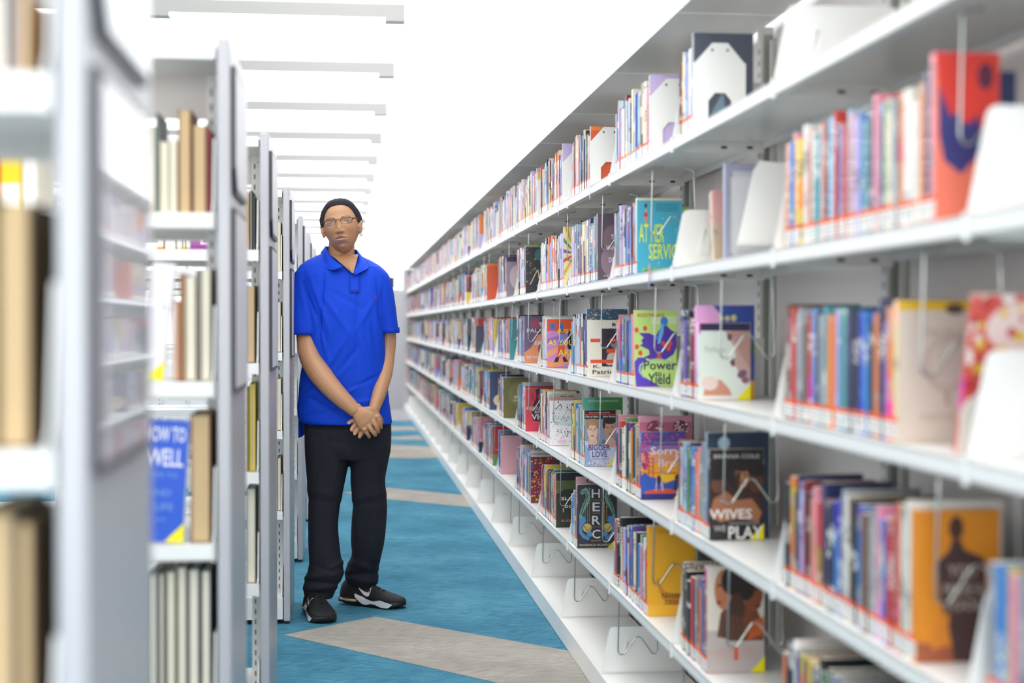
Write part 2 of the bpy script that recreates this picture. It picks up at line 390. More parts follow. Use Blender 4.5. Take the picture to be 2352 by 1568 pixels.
def lrange(i, y0, dp, nb):
    nm = ORD[i+1]
    t = thing('shelving_range', 'double-sided library range with grey end panel, %s on the left from the camera' % nm, 'bookshelf', (XL-(.006 if i == 3 else 0), y0, 0))
    m = MB(); m.box((-.026,0,.012),(0,dp,LTOP+.012), PANEL); bevel(m.build('end_panel', t), .004)
    for (z0, hz, ch, ln) in ((1.485,.25,'low','upper sign holder'), (1.088,.367,'up','lower sign holder')):
        a, g = mk_sign(hz, min(.32,dp-.06), ch, GLOSS if i == 0 else MATTE_C)
        o = a.build('sign_holder', t, (.0004, .022, z0)); g.build('clear_cover', o)
    for j in range(nb):
        x = -.030-.9*j
        for z in LZ:
            for sgn, yy in ((1, 0.004), (-1, dp-.004)):
                s = link('shelf', M_LSH, t, (x, yy, z)); s.scale = (.985, sgn*(dp/2-.012)/.20, 1)
                q = link('shelf_bracket', M_LBR, t, (x-.006, yy, z)); q.scale = (1, sgn*(dp/2-.03)/.20, 1)
        m = MB(); m.box((x-.885,.004,.02),(x,.012,LBASE), WHITE); m.box((x-.885,dp-.012,.02),(x,dp-.004,LBASE), WHITE)
        m.box((x-.885,.012,LBASE-.008),(x,dp-.012,LBASE), WHITE); m.build('base_shelf', t)
        q = link('shelf_bracket', M_LBR, t, (x-.006, .006, LBASE)); q.scale = (1, (dp/2-.03)/.20, .8)
        m = MB(); m.box((x-.885,.004,LTOP-.03),(x,dp-.004,LTOP), WHITE); m.build('canopy_top', t)
        m = MB(); m.box((x-.885,dp/2-.004,LTOP-.12),(x,dp/2+.004,LTOP-.03), BACK); m.build('back_rail', t)
        link('upright_post', M_LPO, t, (x-.004, dp/2, 0))
    link('upright_post', M_LPO, t, (-.03-.9*nb, dp/2, 0))
    return t
for i, (y0, dp) in enumerate(RNG): lrange(i, y0, dp, 2 if i < 4 else 1)

# ================================================================ books
def spine_material():
    m = bpy.data.materials.new('book_cover_printed'); m.use_nodes = True; nt = m.node_tree; b = nt.nodes['Principled BSDF']
    b.inputs['Roughness'].default_value = .38; b.inputs['Coat Weight'].default_value = .25
    oi = nt.nodes.new('ShaderNodeObjectInfo'); tc = nt.nodes.new('ShaderNodeTexCoord')
    sh = nt.nodes.new('ShaderNodeVectorMath'); sh.operation = 'SCALE'; cb = nt.nodes.new('ShaderNodeCombineXYZ')
    nt.links.new(oi.outputs['Random'], cb.inputs[0]); nt.links.new(oi.outputs['Random'], cb.inputs[2])
    nt.links.new(cb.outputs[0], sh.inputs[0]); sh.inputs['Scale'].default_value = 37
    ad = nt.nodes.new('ShaderNodeVectorMath'); ad.operation = 'ADD'
    nt.links.new(tc.outputs['Object'], ad.inputs[0]); nt.links.new(sh.outputs[0], ad.inputs[1])
    def noi(scale, det):
        mp = nt.nodes.new('ShaderNodeMapping'); mp.inputs['Scale'].default_value = scale
        n = nt.nodes.new('ShaderNodeTexNoise'); n.inputs['Scale'].default_value = 1; n.inputs['Detail'].default_value = det
        nt.links.new(ad.outputs[0], mp.inputs[0]); nt.links.new(mp.outputs[0], n.inputs['Vector']); return n
    def step(src, a, c):
        r = nt.nodes.new('ShaderNodeMapRange'); r.inputs[1].default_value = a; r.inputs[2].default_value = c
        nt.links.new(src, r.inputs[0]); return r.outputs[0]
    # second hue in large patches
    hs = nt.nodes.new('ShaderNodeHueSaturation'); hs.inputs['Saturation'].default_value = 1.1
    hm = nt.nodes.new('ShaderNodeMapRange'); hm.inputs[3].default_value = .38; hm.inputs[4].default_value = .62
    nt.links.new(oi.outputs['Random'], hm.inputs[0]); nt.links.new(hm.outputs[0], hs.inputs['Hue'])
    hv = nt.nodes.new('ShaderNodeMapRange'); hv.inputs[3].default_value = 1.5; hv.inputs[4].default_value = .6
    nt.links.new(oi.outputs['Random'], hv.inputs[0]); nt.links.new(hv.outputs[0], hs.inputs['Value'])
    nt.links.new(oi.outputs['Color'], hs.inputs['Color'])
    m1 = nt.nodes.new('ShaderNodeMix'); m1.data_type = 'RGBA'
    nt.links.new(step(noi((4,14,9), 2).outputs[0], .56, .60), m1.inputs[0]); nt.links.new(oi.outputs['Color'], m1.inputs[6]); nt.links.new(hs.outputs[0], m1.inputs[7])
    # small marks like the blurred print of a spine
    sx = nt.nodes.new('ShaderNodeSeparateXYZ'); nt.links.new(tc.outputs['Object'], sx.inputs[0])
    lt = nt.nodes.new('ShaderNodeMix'); lt.data_type = 'RGBA'
    bw = nt.nodes.new('ShaderNodeRGBToBW'); nt.links.new(oi.outputs['Color'], bw.inputs[0])
    inv = step(bw.outputs[0], .42, .22)
    gr = nt.nodes.new('ShaderNodeMix'); gr.data_type = 'RGBA'; nt.links.new(inv, gr.inputs[0])
    gr.inputs[6].default_value = (.06,.05,.09,1); gr.inputs[7].default_value = (.85,.82,.74,1)
    tx = step(noi((320,260,210), 0).outputs[0], .54, .58); msk = step(noi((3,1,16), 0).outputs[0], .57, .60)
    mu = nt.nodes.new('ShaderNodeMath'); mu.operation = 'MULTIPLY'; nt.links.new(tx, mu.inputs[0]); nt.links.new(msk, mu.inputs[1])
    nt.links.new(mu.outputs[0], lt.inputs[0]); nt.links.new(m1.outputs[2], lt.inputs[6]); nt.links.new(gr.outputs[2], lt.inputs[7])
    nt.links.new(lt.outputs[2], b.inputs['Base Color'])
    return m
BOOKM = spine_material()
PAGES = mat('page_edges', '#e6dfcc', .8, vary=((900,900,3), .08))
PAGES_OLD = mat('aged_page_edges', '#c9ad84', .85, vary=((3,900,3), .10))
LABW = mat('call_label_white', '#f0eeea', .6); LABO = mat('call_label_orange', '#f0622d', .6)
STICK = mat('yellow_corner_sticker', '#f4e60c', .5)
BOOKP = bpy.data.materials.new('book_cover_plain'); BOOKP.use_nodes = True
_oi = BOOKP.node_tree.nodes.new('ShaderNodeObjectInfo'); BOOKP.node_tree.links.new(_oi.outputs['Color'], BOOKP.node_tree.nodes['Principled BSDF'].inputs['Base Color']); BOOKP.node_tree.nodes['Principled BSDF'].inputs['Roughness'].default_value = .55
def book_mesh(w, t, h, hard, bmat=None):
    # spine on x=0 (towards the aisle), front cover on y=0, closed with a page block
    c = .0025 if hard else .0008; r = min(.004, t*.3)
    out = [(w,0),(r,0),(.001,r*.5),(0,t*.5),(.001,t-r*.5),(r,t),(w,t)]
    inn = [(w,t-c),(r+c,t-c),(c+.001,t-r*.5-c*.5),(c,t*.5),(c+.001,r*.5+c*.5),(r+c,c),(w,c)]
    m = MB(); n = 7
    vs = [(x,y,0) for x,y in out]+[(x,y,0) for x,y in inn]; N = len(vs)
    vs += [(x,y,h) for x,y,_ in vs]; fs = []
    for i in range(N): j = (i+1) % N; fs.append((i,i+N,j+N,j))
    for i in range(6):
        a,b_,c_,d = i,i+1,N-2-i,N-1-i
        fs.append((a,b_,c_,d)); fs.append((a+N,d+N,c_+N,b_+N))
    m.add(vs, fs, bmat or BOOKM)
    return m.mesh('book')
NBOOK = 0
CNAMES = [('black','#20202a'),('navy blue','#27305c'),('white','#dfdbd3'),('grey','#8f939c'),('pale blue','#9fc0dc'),('bright blue','#3f7fc4'),
 ('teal','#3f8f96'),('red','#c0392f'),('orange','#df7b35'),('yellow','#e2bf45'),('pink','#dd8b9d'),('purple','#5d4593'),('green','#5f8b57'),('cream','#e3d6b4'),('brown','#6f5546'),('lilac','#bba9d6'),('dark red','#7c2632')]
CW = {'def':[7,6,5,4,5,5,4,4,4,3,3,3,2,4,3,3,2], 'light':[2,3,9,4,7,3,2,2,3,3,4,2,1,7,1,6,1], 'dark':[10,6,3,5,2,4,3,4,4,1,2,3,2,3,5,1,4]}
def pick(pal): return random.choices(CNAMES, CW[pal])[0]
def make_book(w, t, h, colhex, hard=False, old=False, lab=True, name='book', plain=False):
    global NBOOK; NBOOK += 1
    o = link(name, book_mesh(w,t,h,hard,BOOKP if plain else None)); o.color = (*srgb(colhex), 1)
    c = .0025 if hard else .0008
    p = MB(); p.box((c+.002,c+.0002,.002),(w-(.003 if hard else .0003),t-c-.0002,h-(.003 if hard else .0005)), PAGES_OLD if old else PAGES); p.build('page_block', o)
    if lab:
        l = MB(); z = .006
        l.box((-.0006,t*.12,z),(.0012,t*.88,z+.026), LABW); l.box((-.0007,t*.12,z+.026),(.0012,t*.88,z+.034), LABO)
        for q in range(3): l.box((-.0008,t*.25,z+.004+.007*q),(-.0005,t*(.55+.2*random.random()),z+.0065+.007*q), SLOT)
        l.build('call_number_label', o)
    return o
# ---- cover art: shapes in 0..1 cover coordinates, drawn bottom to top
def art(o, w, h, shapes, sticker=0):
    a = MB(); titles = []; z = [0.0003]
    class Clip:
        def __init__(s_, mb): s_.mb = mb
        @property
        def f(s_): return s_.mb.f
        def build(s_, *a_): return s_.mb.build(*a_)
        def add(s_, vs, fs, m_):
            out_v, out_f = [], []
            for f_ in fs:
                ps = [(vs[i][0], vs[i][2]) for i in f_]; lay = vs[f_[0]][1]
                for ax_, lim, sg in ((0,.0008,1),(0,w-.0008,-1),(1,.0008,1),(1,h-.0008,-1)):
                    nw = []
                    for i in range(len(ps)):
                        p0, p1 = ps[i-1], ps[i]; d0, d1 = sg*(p0[ax_]-lim), sg*(p1[ax_]-lim)
                        if (d0 >= 0) != (d1 >= 0):
                            t_ = d0/(d0-d1); nw.append((p0[0]+(p1[0]-p0[0])*t_, p0[1]+(p1[1]-p0[1])*t_))
                        if d1 >= 0: nw.append(p1)
                    ps = nw
                    if len(ps) < 3: break
                if len(ps) < 3: continue
                o_ = len(out_v); out_v += [(x_, lay, z_) for x_, z_ in ps]; out_f.append(tuple(range(o_, o_+len(ps))))
            if out_f: s_.mb.add(out_v, out_f, m_)
    a = Clip(a)
    def pts(ps, lay): return [(x*w, -lay, y*h) for x, y in ps]
    for s in shapes:
        z[0] += .00006
        k = s[0]
        if k == 'r':
            _,x0,y0,x1,y1,c = s; a.add(pts([(x0,y0),(x1,y0),(x1,y1),(x0,y1)], z[0]), [(0,1,2,3)], flat(c))
        elif k == 'e':
            _,cx,cy,rx,ry,c = s[:6]; rt = math.radians(s[6]) if len(s) > 6 else 0
            ps = []
            for i in range(24):
                u, v = rx*w*math.cos(i*math.pi/12), ry*h*math.sin(i*math.pi/12)
                ps.append((cx+(u*math.cos(rt)-v*math.sin(rt))/w, cy+(u*math.sin(rt)+v*math.cos(rt))/h))
            a.add(pts(ps, z[0]), [tuple(range(24))], flat(c))
        elif k == 'p':
            ps = s[1]; a.add(pts(ps, z[0]), [tuple(range(len(ps)))], flat(s[2]))
        elif k == 'l':                                  # poly line with width
            _,ps,wd,c = s
            for (p0,p1) in zip(ps[:-1], ps[1:]):
                d = Vector(((p1[0]-p0[0])*w,(p1[1]-p0[1])*h)); 
                if d.length == 0: continue
                d.normalize(); nx, ny = -d.y*wd/2/w, d.x*wd/2/h
                a.add(pts([(p0[0]+nx,p0[1]+ny),(p0[0]-nx,p0[1]-ny),(p1[0]-nx,p1[1]-ny),(p1[0]+nx,p1[1]+ny)], z[0]), [(0,1,2,3)], flat(c))
        elif k == 't':
            _,txt,x0,y0,x1,y1,c = s; vs, fs = text_mesh(txt)
            tx = Clip(MB()); tx.add(pts([(x0+(x1-x0)*u, y0+(y1-y0)*v) for u, v in vs], z[0]+.0004), fs, flat(c)); titles.append(tx)
        elif k == 'n':                                  # scatter of small flecks (count, region, size, colours)
            _,cnt,x0,y0,x1,y1,sz,cs = s; rd = random.Random(cnt)
            for i in range(cnt):
                x, y = rd.uniform(x0,x1), rd.uniform(y0,y1); r1, r2 = rd.uniform(.4,1)*sz/w, rd.uniform(.4,1)*sz/h; an = rd.uniform(0,3)
                ps = [(x+r1*math.cos(an+q*1.257), y+r2*math.sin(an+q*1.257)) for q in range(5)]
                a.add(pts(ps, z[0]+i*2e-7), [tuple(range(5))], flat(rd.choice(cs)))
    if a.f: a.build('cover_art', o)
    for tx in titles:
        if tx.f: tx.build('title_lettering', o)
    if sticker:
        s = MB(); s.prism([(w-.036,.001),(w+.0005,.001),(w+.0005,.040)], 'y', -.0014, -.0011, STICK); tag(s.build('corner_sticker', o), 'yellow triangular corner sticker')
SKIN1,SKIN2,SKIN3,HAIRD = '#c98d68','#8a5536','#e3b795','#1d1613'
ART = {
 'herc': [('r',0,0,1,1,'#2c2c3a'),
   ('p',[(.12,.92),(.22,.96),(.30,.90),(.33,.80),(.28,.70),(.20,.62),(.14,.54),(.12,.46),(.06,.42),(.05,.52),(.10,.62),(.16,.72),(.22,.80),(.20,.87),(.12,.84),(.07,.88)],'#6e9c8c'),
   ('p',[(.88,.92),(.80,.96),(.72,.90),(.68,.80),(.73,.70),(.82,.62),(.88,.54),(.90,.46),(.95,.42),(.96,.52),(.92,.62),(.86,.72),(.80,.80),(.82,.87),(.90,.84),(.95,.88)],'#6e9c8c'),
   ('l',[(.10,.88),(.20,.90),(.26,.82),(.16,.66),(.09,.52)],.003,'#2c2c3a'),('l',[(.92,.88),(.82,.90),(.76,.82),(.86,.66),(.93,.52)],.003,'#2c2c3a'),
   ('p',[(.05,.42),(.12,.50),(.20,.50),(.22,.42),(.12,.34),(.14,.24),(.26,.18),(.32,.16),(.28,.12),(.14,.16),(.05,.24)],'#4f86bd'),
   ('p',[(.95,.42),(.90,.50),(.78,.50),(.76,.42),(.88,.34),(.86,.24),(.76,.18),(.70,.16),(.72,.12),(.86,.16),(.95,.24)],'#4f86bd'),
   ('e',.25,.32,.11,.07,'#c3b05e',30),('e',.77,.32,.11,.07,'#c3b05e',-30),('e',.31,.22,.07,.045,'#4f86bd'),('e',.70,.22,.07,.045,'#4f86bd'),
   ('l',[(.16,.36),(.26,.27),(.34,.32)],.0022,'#2c2c3a'),('l',[(.86,.36),(.76,.27),(.68,.32)],.0022,'#2c2c3a'),
   ]+[('l',[(x,y0),(x,y1)],.0016,'#b09b52') for x,y0,y1 in ((.20,.50,.64),(.26,.40,.70),(.31,.42,.93),(.62,.34,.94),(.68,.36,.70),(.74,.42,.64))]
   +[('e',x,y,.016,.011,'#c9b568') for x,y in ((.20,.64),(.26,.70),(.31,.94),(.62,.95),(.68,.71),(.74,.65))]
   +[('t','H',.36,.79,.57,.93,'#d9dadb'),('t','E',.38,.58,.57,.72,'#d9dadb'),('t','R',.37,.37,.58,.51,'#d9dadb'),('t','C',.37,.15,.58,.29,'#d9dadb'),
     ('t','HUSBAND',.33,.745,.62,.765,'#8f8148'),('t','FATHER',.38,.54,.57,.56,'#8f8148'),('t','VILLAIN',.38,.325,.60,.345,'#8f8148'),('t','MONSTER',.35,.105,.61,.13,'#b09b52'),
     ('t','PHOENICIA ROGERSON',.06,.035,.93,.068,'#c9bf9a')],
 'wives': [('r',0,0,1,1,'#221a1e'),('p',[(.02,.60),(.10,.70),(.28,.72),(.36,.60),(.48,.56),(.64,.62),(.82,.70),(.97,.66),(.99,.20),(.86,.28),(.62,.22),(.3,.22),(0,.20)],'#3a221a'),
   ('e',.16,.62,.13,.10,'#6d422f'),('e',.60,.70,.13,.13,'#b07850'),('e',.86,.64,.13,.12,'#5c3323'),('p',[(.0,.28),(.08,.46),(.30,.54),(.52,.44),(.78,.46),(.97,.30),(.90,.20),(.55,.24),(.2,.20)],'#a56b4a'),
   ('e',.60,.80,.17,.05,'#2a1a17'),('e',.52,.66,.05,.09,'#3d241a'),('e',.86,.76,.16,.06,'#1c1314'),('e',.14,.70,.15,.04,'#241715'),('e',.66,.72,.035,.012,'#3b221a'),('e',.56,.73,.035,.012,'#3b221a'),('e',.62,.63,.045,.014,'#7c3a34'),
   ('r',0,0,1,.20,'#201c22'),('t','BRIANA COLE',.08,.90,.92,.945,'#cfc9c2'),('t','THE',.19,.42,.30,.445,'#d8d3cc'),('t','WIVES',.0,.235,.78,.345,'#eeebe6'),('t','WE',.08,.10,.30,.165,'#b9b5b0'),('t','PLAY',.35,.015,.98,.155,'#eeebe6'),('l',[(.36,.195),(.92,.195)],.001,'#b9b5b0'),('l',[(.36,.18),(.92,.18)],.001,'#b9b5b0')],
 'bigger': [('r',0,0,1,1,'#8d93ab'),('r',0,.84,1,1,'#241a28'),('r',0,.915,1,.932,'#d23a2b'),('p',[(0,0),(0,.46),(.3,.40),(.55,.34),(1,.46),(1,0)],'#c3c6dd'),('p',[(0,0),(0,.40),(.14,.30),(.24,.0)],'#8fa6cf'),
   ('p',[(.1,.42),(.16,.56),(.34,.56),(.42,.42),(.35,.36),(.16,.36)],'#dbb29c'),('e',.25,.64,.17,.17,'#e3bda6'),('e',.25,.79,.19,.06,'#b08a63'),('e',.10,.73,.05,.07,'#a88464'),('e',.40,.73,.05,.06,'#a88464'),('e',.19,.66,.03,.010,'#5c463c'),('e',.33,.66,.03,.010,'#5c463c'),('e',.25,.545,.055,.014,'#bb6f66'),('l',[(.26,.66),(.27,.60)],.002,'#bf927b'),
   ('p',[(.55,.38),(.66,.50),(.9,.52),(.99,.42),(.96,.34),(.6,.34)],'#cfa08a'),('e',.80,.67,.17,.16,'#c49178'),('e',.80,.81,.21,.06,'#2c1f1c'),('e',.62,.74,.045,.07,'#2c1f1c'),('e',.74,.69,.03,.010,'#3c2a26'),('e',.88,.70,.03,.010,'#3c2a26'),('e',.81,.58,.055,.014,'#a3605a'),('p',[(.48,.38),(.62,.50),(.70,.42),(.60,.36)],'#6c6a8c'),
   ('t','25TH ANNIVERSARY EDITION',.14,.945,.80,.965,'#d9d3d6'),('t','City of Night',.02,.86,.44,.905,'#efeae6'),('t','John Rechy',.58,.86,.99,.905,'#efeae6'),
   ('t','BIGGER',.12,.285,.82,.39,'#383a86'),('t','LOVE',.24,.165,.72,.27,'#383a86'),('t','RICK R. REED',.22,.115,.78,.15,'#8c93b6'),('n',60,0,0,1,.09,.004,['#aab2d0','#7d87ae','#d5d8e8'])],
 'sorry': [('r',0,0,1,1,'#f0a02c'),('r',0,.62,1,1,'#9a6fae'),('r',0,.80,1,1,'#5a4fa3'),('p',[(0,.52),(0,.70),(1,.74),(1,.56)],'#e59a73'),('p',[(0,.05),(0,.36),(.10,.40),(.22,.34),(.36,.32),(.55,.24),(.74,.28),(.9,.33),(1,.36),(1,.05)],'#2c57b4'),('p',[(.34,.30),(.45,.36),(.75,.37),(.88,.33),(.6,.26)],'#f5c21f'),('p',[(.08,.12),(.3,.15),(.62,.16),(.9,.12),(.88,.09),(.1,.09)],'#d9502a'),('r',0,0,1,.085,'#2a2c74'),
   ('l',[(.18,.62),(.18,.33)],.003,'#b8433a'),('l',[(.28,.62),(.28,.33)],.003,'#b8433a')]+[('l',[(.18,y),(.28,y)],.002,'#b8433a') for y in (.61,.55,.49,.43)]+[('l',[(0,.40),(1,.385)],.0016,'#a8483a'),
   ('p',[(.32,.13),(.34,.27),(.38,.33),(.46,.33),(.50,.26),(.52,.13),(.47,.13),(.44,.24),(.37,.24),(.36,.13)],'#a9a6bf'),('e',.41,.29,.045,.07,'#3a1d2c'),('e',.83,.32,.06,.05,'#4a2029'),('p',[(.74,.14),(.76,.28),(.86,.30),(.92,.20),(.90,.12)],'#2e3566'),
   ('n',40,.02,.45,.16,.92,.006,['#c2326b','#7a2f74','#d8486a']),('n',30,.1,.86,.95,.99,.006,['#c2326b','#3c48a8','#d8486a']),('t','TALEEN VOSKUNI',.28,.83,.92,.85,'#d8b23c'),('t','Sorry,',.22,.63,.95,.78,'#f3e9ea'),('t','Bro',.40,.48,.80,.60,'#f0d9c8')],
 'pinkback': [('r',0,0,1,1,'#b9647c'),('r',0,.93,1,1,'#cf8f9d'),('e',.30,.86,.16,.09,'#7c2c4c'),('e',.78,.86,.14,.09,'#6d2744'),('n',40,.14,.78,.44,.93,.004,['#e6c3d0','#f3e2e8','#a9506f']),('n',36,.66,.78,.92,.93,.004,['#e6c3d0','#f3e2e8','#a9506f'])],
 'power': [('r',0,0,1,1,'#bfe07d'),('r',.4,.82,1,.92,'#d6e9b0'),('p',[(.10,.70),(.34,.70),(.50,.66),(.60,.76),(.68,.84),(.86,.74),(.99,.70),(1,.52),(.92,.42),(.70,.34),(.42,.35),(.22,.38),(.36,.42),(.34,.48),(.12,.54),(.20,.56),(.16,.60),(.22,.64)],'#5233a6'),
   ('p',[(.0,.32),(.08,.38),(.25,.38),(.3,.34),(.2,.28),(.16,.20),(.25,.12),(.5,.04),(.62,0),(.04,0)],'#5a3bc0'),('l',[(.95,.30),(.6,.36),(.3,.34),(.14,.28),(.12,.20),(.24,.12)],.006,'#a9c8a4'),
   ('e',.70,.85,.09,.06,'#3d86d6'),('p',[(.58,.70),(.62,.80),(.70,.82),(.68,.70),(.60,.56),(.54,.56)],'#6bb4e8'),('e',.52,.64,.05,.03,'#4b7fd6')]
   +[('e',x,y,.05,.035,'#e0502f') for x,y in ((.05,.74),(.25,.76),(.06,.52),(.14,.44),(.58,.40),(.80,.50),(.84,.56),(.68,.56))]+
   [('t','BOGI TAKACS',.07,.91,.70,.955,'#cf4f36'),('t','Power',.22,.22,.99,.34,'#2e3a55'),('t','to',.48,.135,.64,.20,'#2e3a55'),('t','Yield',.32,.03,.84,.17,'#2e3a55')],
 'face': [('r',0,0,1,1,'#dfe7dc'),('r',0,.90,1,1,'#272348'),('r',0,.86,.04,1,'#d63fa0'),('p',[(.50,.90),(.56,.82),(.68,.70),(.72,.56),(.70,.46),(.76,.38),(.80,.28),(.92,.20),(1,.24),(1,.90)],'#c7a39b'),('p',[(.62,.90),(.75,.66),(.9,.5),(1,.4),(1,.90)],'#b98f84'),
   ('e',.60,.82,.05,.05,'#7d4c50'),('p',[(.60,.50),(.70,.56),(.70,.44),(.64,.44)],'#7a3d42'),('e',.84,.34,.10,.05,'#7a5872',30),('e',.90,.26,.07,.04,'#8a5f70',20),('p',[(.08,.0),(.12,.16),(.30,.27),(.44,.26),(.60,.14),(.66,.04),(.5,0)],'#cf8f77'),('e',.22,.22,.16,.09,'#e7cfc6'),('r',0,0,1,.06,'#e6e4dd'),('t','Perfume',.12,.62,.52,.70,'#b9c8bd')],
 'blueback': [('r',0,0,1,1,'#2f4a9c'),('p',[(0,1),(.28,1),(.42,.90),(.36,.74),(.2,.55),(0,.4)],'#e3a3d6'),('e',.42,.86,.045,.03,'#d4c98f'),('e',.53,.86,.045,.03,'#c7c48a'),('e',.64,.865,.05,.035,'#cfc78e'),('p',[(.8,.5),(.88,.64),(1,.60),(1,.48)],'#2f6b55'),('r',.8,0,1,.20,'#d9a520')],
 'noahred': [('r',0,0,1,1,'#dd3b54'),('p',[(.42,.98),(.60,1),(1,.95),(1,.4),(.62,.20),(.3,.25),(.25,.52),(.44,.8)],'#3a1a30'),('p',[(.5,.86),(.62,.9),(.64,.70),(.54,.62)],'#b52b44'),('e',.30,.80,.06,.10,'#b4323f'),('t','A GENTLEMAN\'S',.02,.50,.98,.58,'#e9dcdc'),('t','BOOK OF',.38,.42,.95,.485,'#e9dcdc'),('t','VICE',.25,.27,.97,.40,'#f3eaea'),('t','WINFREY',.3,.20,.9,.235,'#d28a3a')],
 'sketch': [('r',0,0,1,1,'#f0ecef'),('r',0,.93,1,1,'#b98f86'),('n',90,.05,.05,.95,.9,.004,['#9aa0b5','#c8c8d4','#dccfe0','#3a3a4e','#e3b9c6']),('l',[(.25,.74),(.34,.80),(.44,.86),(.50,.76)],.003,'#35364a'),('l',[(.60,.30),(.64,.22),(.70,.18),(.76,.30)],.0022,'#35364a'),('l',[(.3,.5),(.5,.6),(.8,.52)],.001,'#6f7185'),('l',[(.2,.2),(.45,.3),(.6,.15)],.001,'#6f7185'),('t','WHEN THE',.18,.52,.95,.60,'#a9d8cf'),('t','ANGELS',.20,.42,.9,.50,'#b7e0d8'),('e',.5,.08,.2,.04,'#ecc9dd')],
 'justas': [('r',0,0,1,1,'#c988c9'),('r',0,.76,1,1,'#e2562f'),('r',.12,.80,.30,.90,'#3f70c0'),('r',.45,.76,.62,.92,'#3f70c0'),('p',[(0,.5),(0,.6),(1,.74),(1,.68)],'#a46bb9'),('p',[(0,.2),(0,.34),(.5,.46),(1,.62),(1,.5),(.5,.36)],'#e9a07a'),('p',[(0,.0),(0,.12),(1,.30),(1,.16),(.5,.04)],'#ec8f72'),
   ('e',.58,.74,.10,.045,'#8d4a35'),('p',[(.42,.48),(.46,.66),(.58,.70),(.66,.60),(.66,.46)],'#6f8fd4'),('p',[(.42,.46),(.40,.26),(.34,.22),(.50,.22),(.54,.38),(.62,.20),(.70,.20),(.66,.46)],'#e2562f'),('p',[(.34,.22),(.26,.12),(.42,.12),(.46,.22)],'#241a1e'),('p',[(.58,.22),(.62,.12),(.80,.13),(.68,.22)],'#241a1e'),('p',[(.80,.74),(.76,.44),(.84,.36),(.98,.40),(1,.70),(.9,.78)],'#1f1a22'),
   ('t','JUST',.38,.70,.98,.80,'#f7df1e'),('t','AS YOU',.05,.46,.98,.58,'#f7df1e'),('t','ARE',.42,.25,.98,.38,'#f7df1e'),('t','CAMILLE KELLOGG',.08,.05,.97,.085,'#f3cf3a')],
 'kpat': [('r',0,0,1,1,'#ebe5d4'),('r',.42,.18,1,.85,'#332434'),('p',[(.64,.80),(.86,.82),(.98,.70),(.98,.5),(.84,.46),(.70,.54),(.62,.66)],'#8d8089'),('p',[(.52,.24),(.60,.40),(.82,.46),(.95,.36),(.9,.22),(.62,.2)],'#c9bdb3'),('e',.72,.72,.16,.14,'#2b2030',20),('e',.86,.28,.08,.07,'#2b2030'),
   ('r',.08,.61,.40,.67,'#e5503a'),('r',.56,.42,.98,.49,'#e5503a'),('r',.08,.24,.80,.30,'#e5503a'),('r',.66,.61,.98,.67,'#e5503a'),('t','Mrs S',.72,.88,.97,.96,'#332434'),('t','K.',.16,.15,.38,.21,'#4a3050'),('t','Patrick',.14,.05,.90,.12,'#4a3050')],
 'starblue': [('r',0,0,1,1,'#2f5a78'),('n',60,.02,.80,.98,.99,.0035,['#d79a55','#e3b37a','#9fb6c0','#c9783a'])],
 'paler': [('r',0,0,1,1,'#6f5d80'),('p',[(0,0),(0,.22),(.25,.34),(.5,.60),(.62,.66),(.9,.5),(1,.3),(1,0)],'#e39465'),('e',.55,.78,.25,.16,'#4d3c5a'),('e',.42,.85,.2,.12,'#a6506c'),('e',.72,.30,.22,.14,'#8d2f68'),('e',.9,.10,.25,.14,'#6f4a5c'),('t','THE',.52,.80,.9,.87,'#eee4e6'),('t','PALACE',.1,.66,.95,.74,'#eee4e6'),('t','OF',.68,.54,.92,.60,'#eee4e6'),('t','EROS',.38,.39,.92,.47,'#eee4e6'),('t','CARO',.55,.18,.95,.24,'#eee4e6'),('t','DE ROBERTIS',.10,.10,.95,.155,'#eee4e6')],
 'service': [('r',0,0,1,1,'#3fa9c4'),('r',0,.97,1,1,'#d8cdb0'),('p',[(.16,.72),(.18,.84),(.22,.86),(.24,.74),(.20,.60)],'#c9935a'),('e',.2,.90,.035,.03,'#5a3a34'),('e',.2,.78,.05,.03,'#b9485a'),('n',14,.3,.1,.95,.75,.003,['#9fe0e8','#d6f1ec'])]+[('r',.42,y,.92,y+.008,'#2a6f8c') for y in (.92,.90,.875,.855,.83)]+
   [('t','AT HER',.05,.42,.60,.66,'#d6e63c'),('t','SERVICE',.26,.20,1.0,.40,'#d6e63c'),('t','AMY SPALDING',.1,.03,.8,.09,'#8fd05a')],
 'greenwavy': [('r',0,0,1,1,'#4f93c4'),('r',0,.90,.35,1,'#8fc45a'),('e',.3,.95,.08,.03,'#2f3f9a'),('e',.5,.94,.05,.03,'#2f3f9a'),('r',.7,.92,1,1,'#8fc45a')],
 'vdegrey': [('r',0,0,1,1,'#5c4c5c'),('e',.55,.62,.42,.22,'#7d6470'),('e',.8,.64,.2,.05,'#3a2830'),('e',.5,.3,.4,.25,'#8d7484'),('t','THE',.40,.62,.60,.69,'#e6dde2'),('t','VANISHING',.26,.46,.97,.53,'#e6dde2'),('t','DEPTH',.34,.28,.75,.35,'#e6dde2'),('t','MICHAEL',.2,.06,.8,.09,'#d6cdd2')],
 'sunburst': [('r',0,0,1,1,'#f0e3b4')]+[('p',[(.5,.55),(.5+.9*math.cos(a),.55+.7*math.sin(a)),(.5+.9*math.cos(a+.16),.55+.7*math.sin(a+.16))],c) for a,c in [(i*.42,['#d8574a','#e7b23a','#5f8f5a','#8a5aa0'][i%4]) for i in range(15)]],
